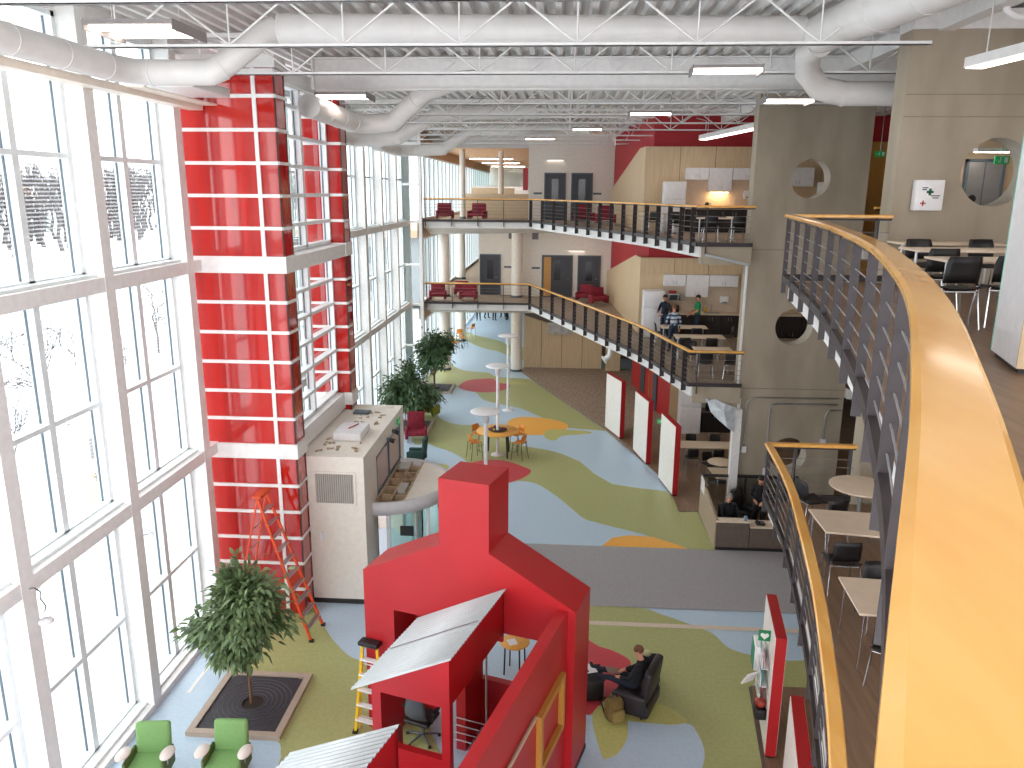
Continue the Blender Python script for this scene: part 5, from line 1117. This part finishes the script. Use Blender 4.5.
MB().rbox((0,0,.24),(.34,.26,.46),.09).build('body', BK, r); MB().rbox((0,-.15,.17),(.26,.12,.24),.05).build('front_pocket', mat('olive_canvas','#8d7a44',.9), r); MB().tube([(-.06,.0,.46),(-.03,0,.53),(.03,0,.53),(.06,0,.46)],.012,6).build('handle', BLACKP, r)
MB().tube([(-.12,.13,.42),(-.15,.22,.28),(-.12,.13,.08)],.016,6).tube([(.12,.13,.42),(.15,.22,.28),(.12,.13,.08)],.016,6).build('strap', BLACKP, r)
r = root('grey_bag','dark bag with a pale item behind the armchair of the reclining man','bag',(1.95,14.25,0)); MB().rbox((0,0,.3),(.4,.3,.6),.08).build('body', BLACKC, r); MB().ball((-.08,0,.66),(.09,.07,.07)).build('pale_top', mat('pale_cloth','#d9d3a8',.8), r)
# security officers
person('seated person in black uniform behind the brown security desk', (4.92,21.2,0), .25, sit(.47), BLK, BLK, SHOE, HAIRG)
armchair('task_chair','black chair of the seated desk officer',(4.94,21.28,0),.25,BLACKP,w=.6,sh=.45,bh=.92,cat='chair')
person('standing person in black uniform at the back of the security desk', (5.88,21.85,0), -.35, stand(armL=((.25,-.08,1.15),(.12,-.3,1.05)), armR=((-.25,-.08,1.15),(-.1,-.3,1.07)), face=(.3,-1,-.3)), BLK, BLK, SHOE, HAIRD)
armchair('task_chair','black chair behind the standing desk officer',(5.55,22.35,0),.5,BLACKP,w=.55,sh=.45,bh=.95,cat='chair')
# kitchen group, middle level
person('person in navy top standing beside the white refrigerator', (4.02,30.75,Z2), -.9, stand(armR=((-.24,-.1,1.12),(-.06,-.32,1.1)), armL=((.24,-.05,1.12),(.14,-.3,1.0))), NAVY, DEN, SHOE, HAIRD)
person('person in blue and white striped sweater seen from behind', (4.02,28.15,Z2), PI+.2, stand(armL=((.27,.0,1.13),(.2,-.22,1.0))), mat('stripe_white','#c9d2dc',.9), DEN, SHOE, HAIRR, stripes=mat('stripe_blue','#34557e',.9), scale=.98)
person('person in bright green T-shirt at the dark kitchen counter', (5.3,30.8,Z2), PI/2+.1+PI, stand(armL=((.25,-.08,1.14),(.1,-.3,1.0)), armR=((-.25,-.08,1.14),(-.12,-.3,.98))), mat('green_tshirt','#17945a',.9), DEN, SHOE, HAIRD, short_sleeve=True)
# people far down the hall
for i,(x,y,l) in enumerate(((-6.35,59.5,'leftmost of the group far down the hall'),(-5.85,60.8,'second of the group far down the hall'),(-5.15,59.7,'middle of the group far down the hall'),(-4.6,61.2,'fourth of the group far down the hall'),(-4.2,60.2,'rightmost of the group far down the hall, beside the column'))):
    person('person in dark trousers, '+l, (x,y,0), i*1.3, stand(stride=.6 if i%2 else 0), [NAVY,BLK,cloth('grey','#55585e'),NAVY,BLK][i], BLK, SHOE, HAIRD, group='people far down the hall')
# ------------------------------------------------------------------ planters and plants
def planter(label, x0, x1, y0, y1, b=.13):
    r = root('floor_planter', label, 'planter', ((x0+x1)/2,(y0+y1)/2,0), 0, 'square floor planters'); w, d = (x1-x0)/2, (y1-y0)/2
    P = MB()
    P.box(-w,w,-d,-d+b,0,.09).box(-w,w,d-b,d,0,.09).box(-w,-w+b,-d+b,d-b,0,.09).box(w-b,w,-d+b,d-b,0,.09); P.build('rim', mat('tan_rim','#b8a595',.5), r)
    m = MB(); n = 40; R = .2; h = min(w,d)-b
    vs = [(R*math.cos(2*PI*k/n), R*math.sin(2*PI*k/n), .06) for k in range(n)]
    for k in range(n):
        a = 2*PI*k/n; q = 1/max(abs(math.cos(a))/(w-b), abs(math.sin(a))/(d-b)); vs.append((math.cos(a)*q, math.sin(a)*q, .06))
    m._add(vs, [(k,(k+1)%n,n+(k+1)%n,n+k) for k in range(n)]); m.build('grate', mat('dark_iron_grate','#3d3b42',.6,noise='#2f2d33',nscale=22,bump=.3), r)
    m = MB()
    for R2 in [.28+.09*i for i in range(6)]:
        c = [(R2*math.cos(2*PI*k/36), R2*math.sin(2*PI*k/36), .063) for k in range(37)]; m.tube(c, .006, 4, False)
    m.build('grate_ring', mat('grate_line','#5a575e',.5), r); MB().box(-w+b,w-b,-d+b,d-b,.0,.03).build('soil', mat('soil','#3a2c22',.95), r); return r
planter('square floor planter with iron grate under the nearest indoor tree', -6.68, -4.92, 11.97, 13.9)
planter('square floor planter behind the red armchair', -7.15, -5.35, 30.35, 32.3); planter('square floor planter farthest down the hall', -7.1, -5.35, 37.1, 38.9)
LEAF = mat('leaf_green','#4c6238',.45,noise='#6f8458',nscale=3); LEAF2 = mat('leaf_deep','#39562f',.5,noise='#54704a',nscale=3)
def plant(label, loc, h, rad, z0, nl, ll, lw, seed, M, trunk=.03, cz=None, stems=1):
    random.seed(seed); r = root('indoor_tree', label, 'tree', loc, 0, 'indoor trees in floor planters'); tr = MB(); lf = MB(); tips = []
    for s in range(stems):
        a0 = random.uniform(0, 6.28); b = Vector((.06*math.cos(a0)*(stems > 1), .06*math.sin(a0)*(stems > 1), 0)); top = Vector((.1*math.cos(a0), .1*math.sin(a0), z0+.25*(h-z0)))
        tr.tube([b, b*.6+Vector((0,0,z0*.5)), top*.8, top], [trunk, trunk*.9, trunk*.8, trunk*.6], 8)
        for k in range(int(26/stems)):
            a = random.uniform(0,6.28); el = random.uniform(-.1,1.45); L = random.uniform(.55,1.0); c = Vector((0,0,(z0+h)/2))
            e = Vector((rad*L*math.cos(a)*math.cos(el), rad*L*math.sin(a)*math.cos(el), z0+.12+(h-z0-.2)*(.28+.72*math.sin(max(el,0))*L)))
            st_ = Vector((0,0,z0*.85+random.uniform(0,.5)*(h-z0))); mid = (st_+e)/2+Vector((0,0,.12)); tr.tube([st_, mid, e], [.013,.009,.004], 5); tips.append((mid, e))
    for k in range(nl):
        A, B = random.choice(tips); t = random.random()**.7; p = A.lerp(B, t)+Vector([random.gauss(0,.13*rad) for _ in range(3)]); 
        if p.z < z0-.15: p.z = z0+random.uniform(-.1,.3)
        d = (p-Vector((0,0,(z0+h)/2-.3))); d.z *= .4; d = d.normalized()+Vector([random.gauss(0,.45) for _ in range(3)]); d.z -= .35; d.normalize()
        sd = d.cross(Vector((random.gauss(0,.4),random.gauss(0,.4),1))).normalized(); up = sd.cross(d); L = ll*random.uniform(.7,1.2); W = lw*random.uniform(.8,1.2)
        q = [p, p+d*L*.3+sd*W*.5+up*.006, p+d*L*.65+sd*W*.42-Vector((0,0,L*.06)), p+d*L-Vector((0,0,L*.2)), p+d*L*.65-sd*W*.42-Vector((0,0,L*.06)), p+d*L*.3-sd*W*.5+up*.006]
        lf._add(q, [(0,1,5),(1,2,4,5),(2,3,4)])
    tr.build('trunk', mat('tan_bark','#7a5c44',.8), r); lf.build('foliage', M, r, smooth=False, fix=False); return r
plant('nearest indoor tree with long drooping glossy leaves in the square planter', (-5.82,12.93,.06), 3.0, 1.08, .95, 4300, .21, .06, 11, LEAF, .035)
plant('bushy indoor tree in the planter behind the red armchair', (-6.3,31.5,.06), 2.8, 1.3, .45, 4200, .22, .07, 12, LEAF2, .03, stems=3)
plant('bushy indoor tree in the farthest planter down the hall', (-6.3,38.1,.06), 3.1, 1.4, .45, 3600, .24, .08, 13, LEAF2, .03, stems=3)
# ------------------------------------------------------------------ ladders
def ladder(name, label, A, B, top, wv, M, n, capm, rear=None, cat='ladder', stepm=STEEL):
    """A: foot centre, top: top centre, wv: half-width vector at foot; rear: foot centre of the back legs"""
    A, top, wv = Vector(A), Vector(top), Vector(wv); r = root(name, label, cat, A); t = top-A; wt = wv*.6; ob = wv.cross(t).normalized()*.0
    for s in (-1,1): MB().tube([wv*s, t+wt*s],.034,4,smooth=False).build('rail', M, r); 
    for s in (-1,1): MB().cbox(wv*s+Vector((0,0,.03)),(.09,.09,.06)).build('foot', BLACKP, r)
    for k in range(1, n+1):
        f = k/(n+1); c = t*f; w = wv.lerp(wt, f); MB().cbox(c, (w.length*2, .1, .028), rz=math.atan2(w.y,w.x)).build('step', stepm, r)
    MB().rbox(t+Vector((0,0,.03)), (wt.length*2+.1,.2,.08), .02, rz=math.atan2(wt.y,wt.x)).build('top_cap', capm, r)
    if rear is not None:
        R = Vector(rear)-A
        for s in (-1,1): MB().tube([R+wv*s*1.05, t+wt*s*.95],.022,4,smooth=False).build('rear_rail', M, r)
        m = MB()
        for k in range(1, 6): f = k/6.5; m.tube([R.lerp(t,f)+wv.lerp(wt,f)*1.0, R.lerp(t,f)-wv.lerp(wt,f)*1.0],.012,5)
        m.build('rear_brace', stepm, r)
        m = MB()
        for s in (-1,1): m.tube([t*.45+wv*s*.8, t*.45+(R-t*.0)*.55*.98+wv*s*.8+Vector((0,0,0))],.01,5)
    return r
ladder('stepladder','tall orange stepladder standing open before the red glass tower', (-5.32,15.5,0), None, (-6.42,15.62,3.25), (.03,.34,0), ORANGEL, 10, mat('orange_cap','#d24a1a',.5), rear=(-7.2,15.72,0))
a = hw(-3.8,-1.14); b = hw(-3.76,-.99); 
ladder('stepladder','folded yellow stepladder with black top leaning on the red pavilion', (a[0],a[1],0), None, (b[0],b[1],1.8), (.25*math.cos(TH),.25*math.sin(TH),0), YELLOWL, 5, BLACKP, rear=(hw(-3.78,-.99)[0],hw(-3.78,-.99)[1],0), stepm=WHITEG)
# small lamp hanging on its cable from a wall column
r = root('hanging_work_lamp','small white lamp on a curly cable hanging from a window column at far left','lamp',(-7.42,9.86,3.6)); MB().lathe([(.0,0),(.09,-.02),(.11,-.06),(.04,-.005)][::-1]+[(0,.12)],n=14).build('shade', WHITEG, r); MB().tube([(0,0,.1),(.03,0,.2),(-.04,0,.32),(-.02,0,.42),(-.1,0,.48)],.009,6).build('cable', BLACKP, r)
MB().tube([(-.1,0,.48),(-.18,0,.46)],.012,6).build('bracket', STEEL, r)
# ------------------------------------------------------------------ outdoors
def tz(X): return -.25+max(0, min(4.9, (-13-X)*.19))
m = MB(); n = 40; vs = []
random.seed(21)
for i in range(n+1):
    for j in range(n+1):
        X = -8.25-120*(i/n)**1.8; Y = -70+260*j/n; vs.append((X, Y, tz(X)+(.12*random.random() if i else 0)))
m._add(vs, [(i*(n+1)+j,(i+1)*(n+1)+j,(i+1)*(n+1)+j+1,i*(n+1)+j+1) for i in range(n) for j in range(n)], True); o = m.build('ground_snow', SNOW); o['kind'] = 'structure'
protos = []
def bare(seed, h, dense=5, spread=.5, rs=1.0):
    random.seed(seed); m = MB()
    def br(p, d, L, r_, lv):
        q = p+d*L; mid = p+d*L*.5+Vector([random.gauss(0,.05*L) for _ in range(3)]); m.tube([p,mid,q],[r_,r_*.85,r_*.65],4 if lv > 1 else 6,caps=False)
        if lv >= dense: return
        for k in range(random.choice((2,3,3))):
            e = (d+Vector([random.gauss(0,spread) for _ in range(3)])+Vector((0,0,.12))).normalized(); br(p+d*L*random.uniform(.6,1), e, L*random.uniform(.6,.82), r_*.62, lv+1)
    br(Vector((0,0,0)), Vector((0,0,1)), h*.28, h*.014*rs, 0); return m.build('bare_tree', BARK)
protos = [bare(1,9,6,.36,1.5), bare(2,9,6,.3,1.5), bare(5,7,6,.5,.8)]
def conifer(seed, h):
    random.seed(seed); m = MB(); m.m = 1; m.tube([(0,0,0),(0,0,h)],[.14,.02],5); m.m = 0
    for i in range(16):
        f = i/16; z = h*(.08+.9*f); R = (1-f)*h*.2+.1; n = 11
        for k in range(n):
            a = 2*PI*(k+random.random()*.6)/n; r1 = R*random.uniform(.75,1.15); c, s_ = math.cos(a), math.sin(a); w_ = R*.26
            m._add([(0,0,z+.25),(r1*.6*c-w_*s_,r1*.6*s_+w_*c,z-.05*r1),(r1*c,r1*s_,z-.25*r1),(r1*.6*c+w_*s_,r1*.6*s_-w_*c,z-.05*r1)],[(0,1,2,3)])
    return m.build('evergreen_tree', [mat('snowy_needles','#7b827f',.9,noise='#949a98',nscale=2), BARK], fix=False)
protos.append(conifer(3, 9)); protos.append(conifer(4, 9))
rnd = random.Random(6); first = [True]*5
def puttree(i, x, y, s, label, group, cat='tree'):
    if first[i]: o = protos[i]; first[i] = False
    else: o = protos[i].copy(); C.objects.link(o)
    o.location = (x,y,tz(x)-.1); o.rotation_euler = (0,0,rnd.uniform(0,6.28)); o.scale = (s,s,s); o['label'] = label; o['group'] = group; o['category'] = 'tree'
for k,(x,y,s,i) in enumerate(((-15,19.5,.85,2),(-18,25.5,.95,2),(-16.5,34,.8,2),(-21,39,.9,2),(-13.5,29.5,.65,2),(-23,47,1.0,2),(-12.6,42,.7,2),(-22,31,.9,2))):
    puttree(i,x,y,s,'bare grey tree close outside the windows','bare trees close outside')
for k in range(34):
    puttree(2, -16-rnd.uniform(0,10), 18+k*1.1, rnd.uniform(.32,.55), 'leafless grey bush on the snowy bank outside', 'leafless bushes on the snowy bank')
for k in range(16):
    puttree(2, -10.5-rnd.uniform(0,4), 13+k*2.1, rnd.uniform(.24,.36), 'low leafless bush in the snow just outside the ground-floor windows', 'leafless bushes outside the ground-floor windows')
for k in range(190):
    y = 34+k*.62; x = -40-(k%5)*3-rnd.uniform(0,2.5); puttree(rnd.choice((0,1)), x, y, rnd.uniform(.8,1.15), 'bare grey tree in the wood line beyond the snow', 'wood line beyond the snow')
for k in range(14):
    y = 40+k*8.5; x = -57-rnd.uniform(0,5); puttree(rnd.choice((3,4)), x, y, rnd.uniform(.8,1.1), 'pale grey evergreen in the wood line beyond the snow', 'evergreens beyond the snow')
r = root('wire_fence','low wire fence with thin posts crossing the snow outside','fence',(-15.5,30,.35)); m = MB(); [m.tube([(0,-16,z),(0,24,z)],.012,4) for z in (.5,1.0)]; m.build('wire', GASK, r)
for k in range(8): MB().tube([(0,-15+5*k,0),(0,-15+5*k,1.2)],.03,6).build('post', BARK, r)
r = root('exterior_box','tan wooden box with a grey meter on a post in the snow outside','box',(-14.2,22.0,.05)); MB().rbox((0,0,.5),(.6,.6,1.0),.03).build('body', mat('pale_tan_ply','#e0c9a2',.8), r); MB().rbox((0,.1,1.9),(.3,.2,.7),.03).build('meter', FIXW, r); MB().tube([(0,.1,1.0),(0,.1,1.6)],.04,6).build('post', FIXW, r)
r = root('neighbour_building','low grey building with tan eaves outside beyond the far end windows','building',(-16.5,66,.3)); MB().box(-6,5,0,14,0,5.6).build('wall', mat('outside_grey','#9ba0a4',.8), r); MB().box(-6.8,5.8,-.8,14.8,5.6,6.2).build('roof', mat('outside_tan','#bfa088',.8), r)
m = MB(); [m.box(-5+2.2*k,-3.6+2.2*k,-.02,0,1,2.4).box(-5+2.2*k,-3.6+2.2*k,-.02,0,3.4,4.8) for k in range(4)]; m.build('window', mat('outside_dark_glass','#5e6870',.2), r)
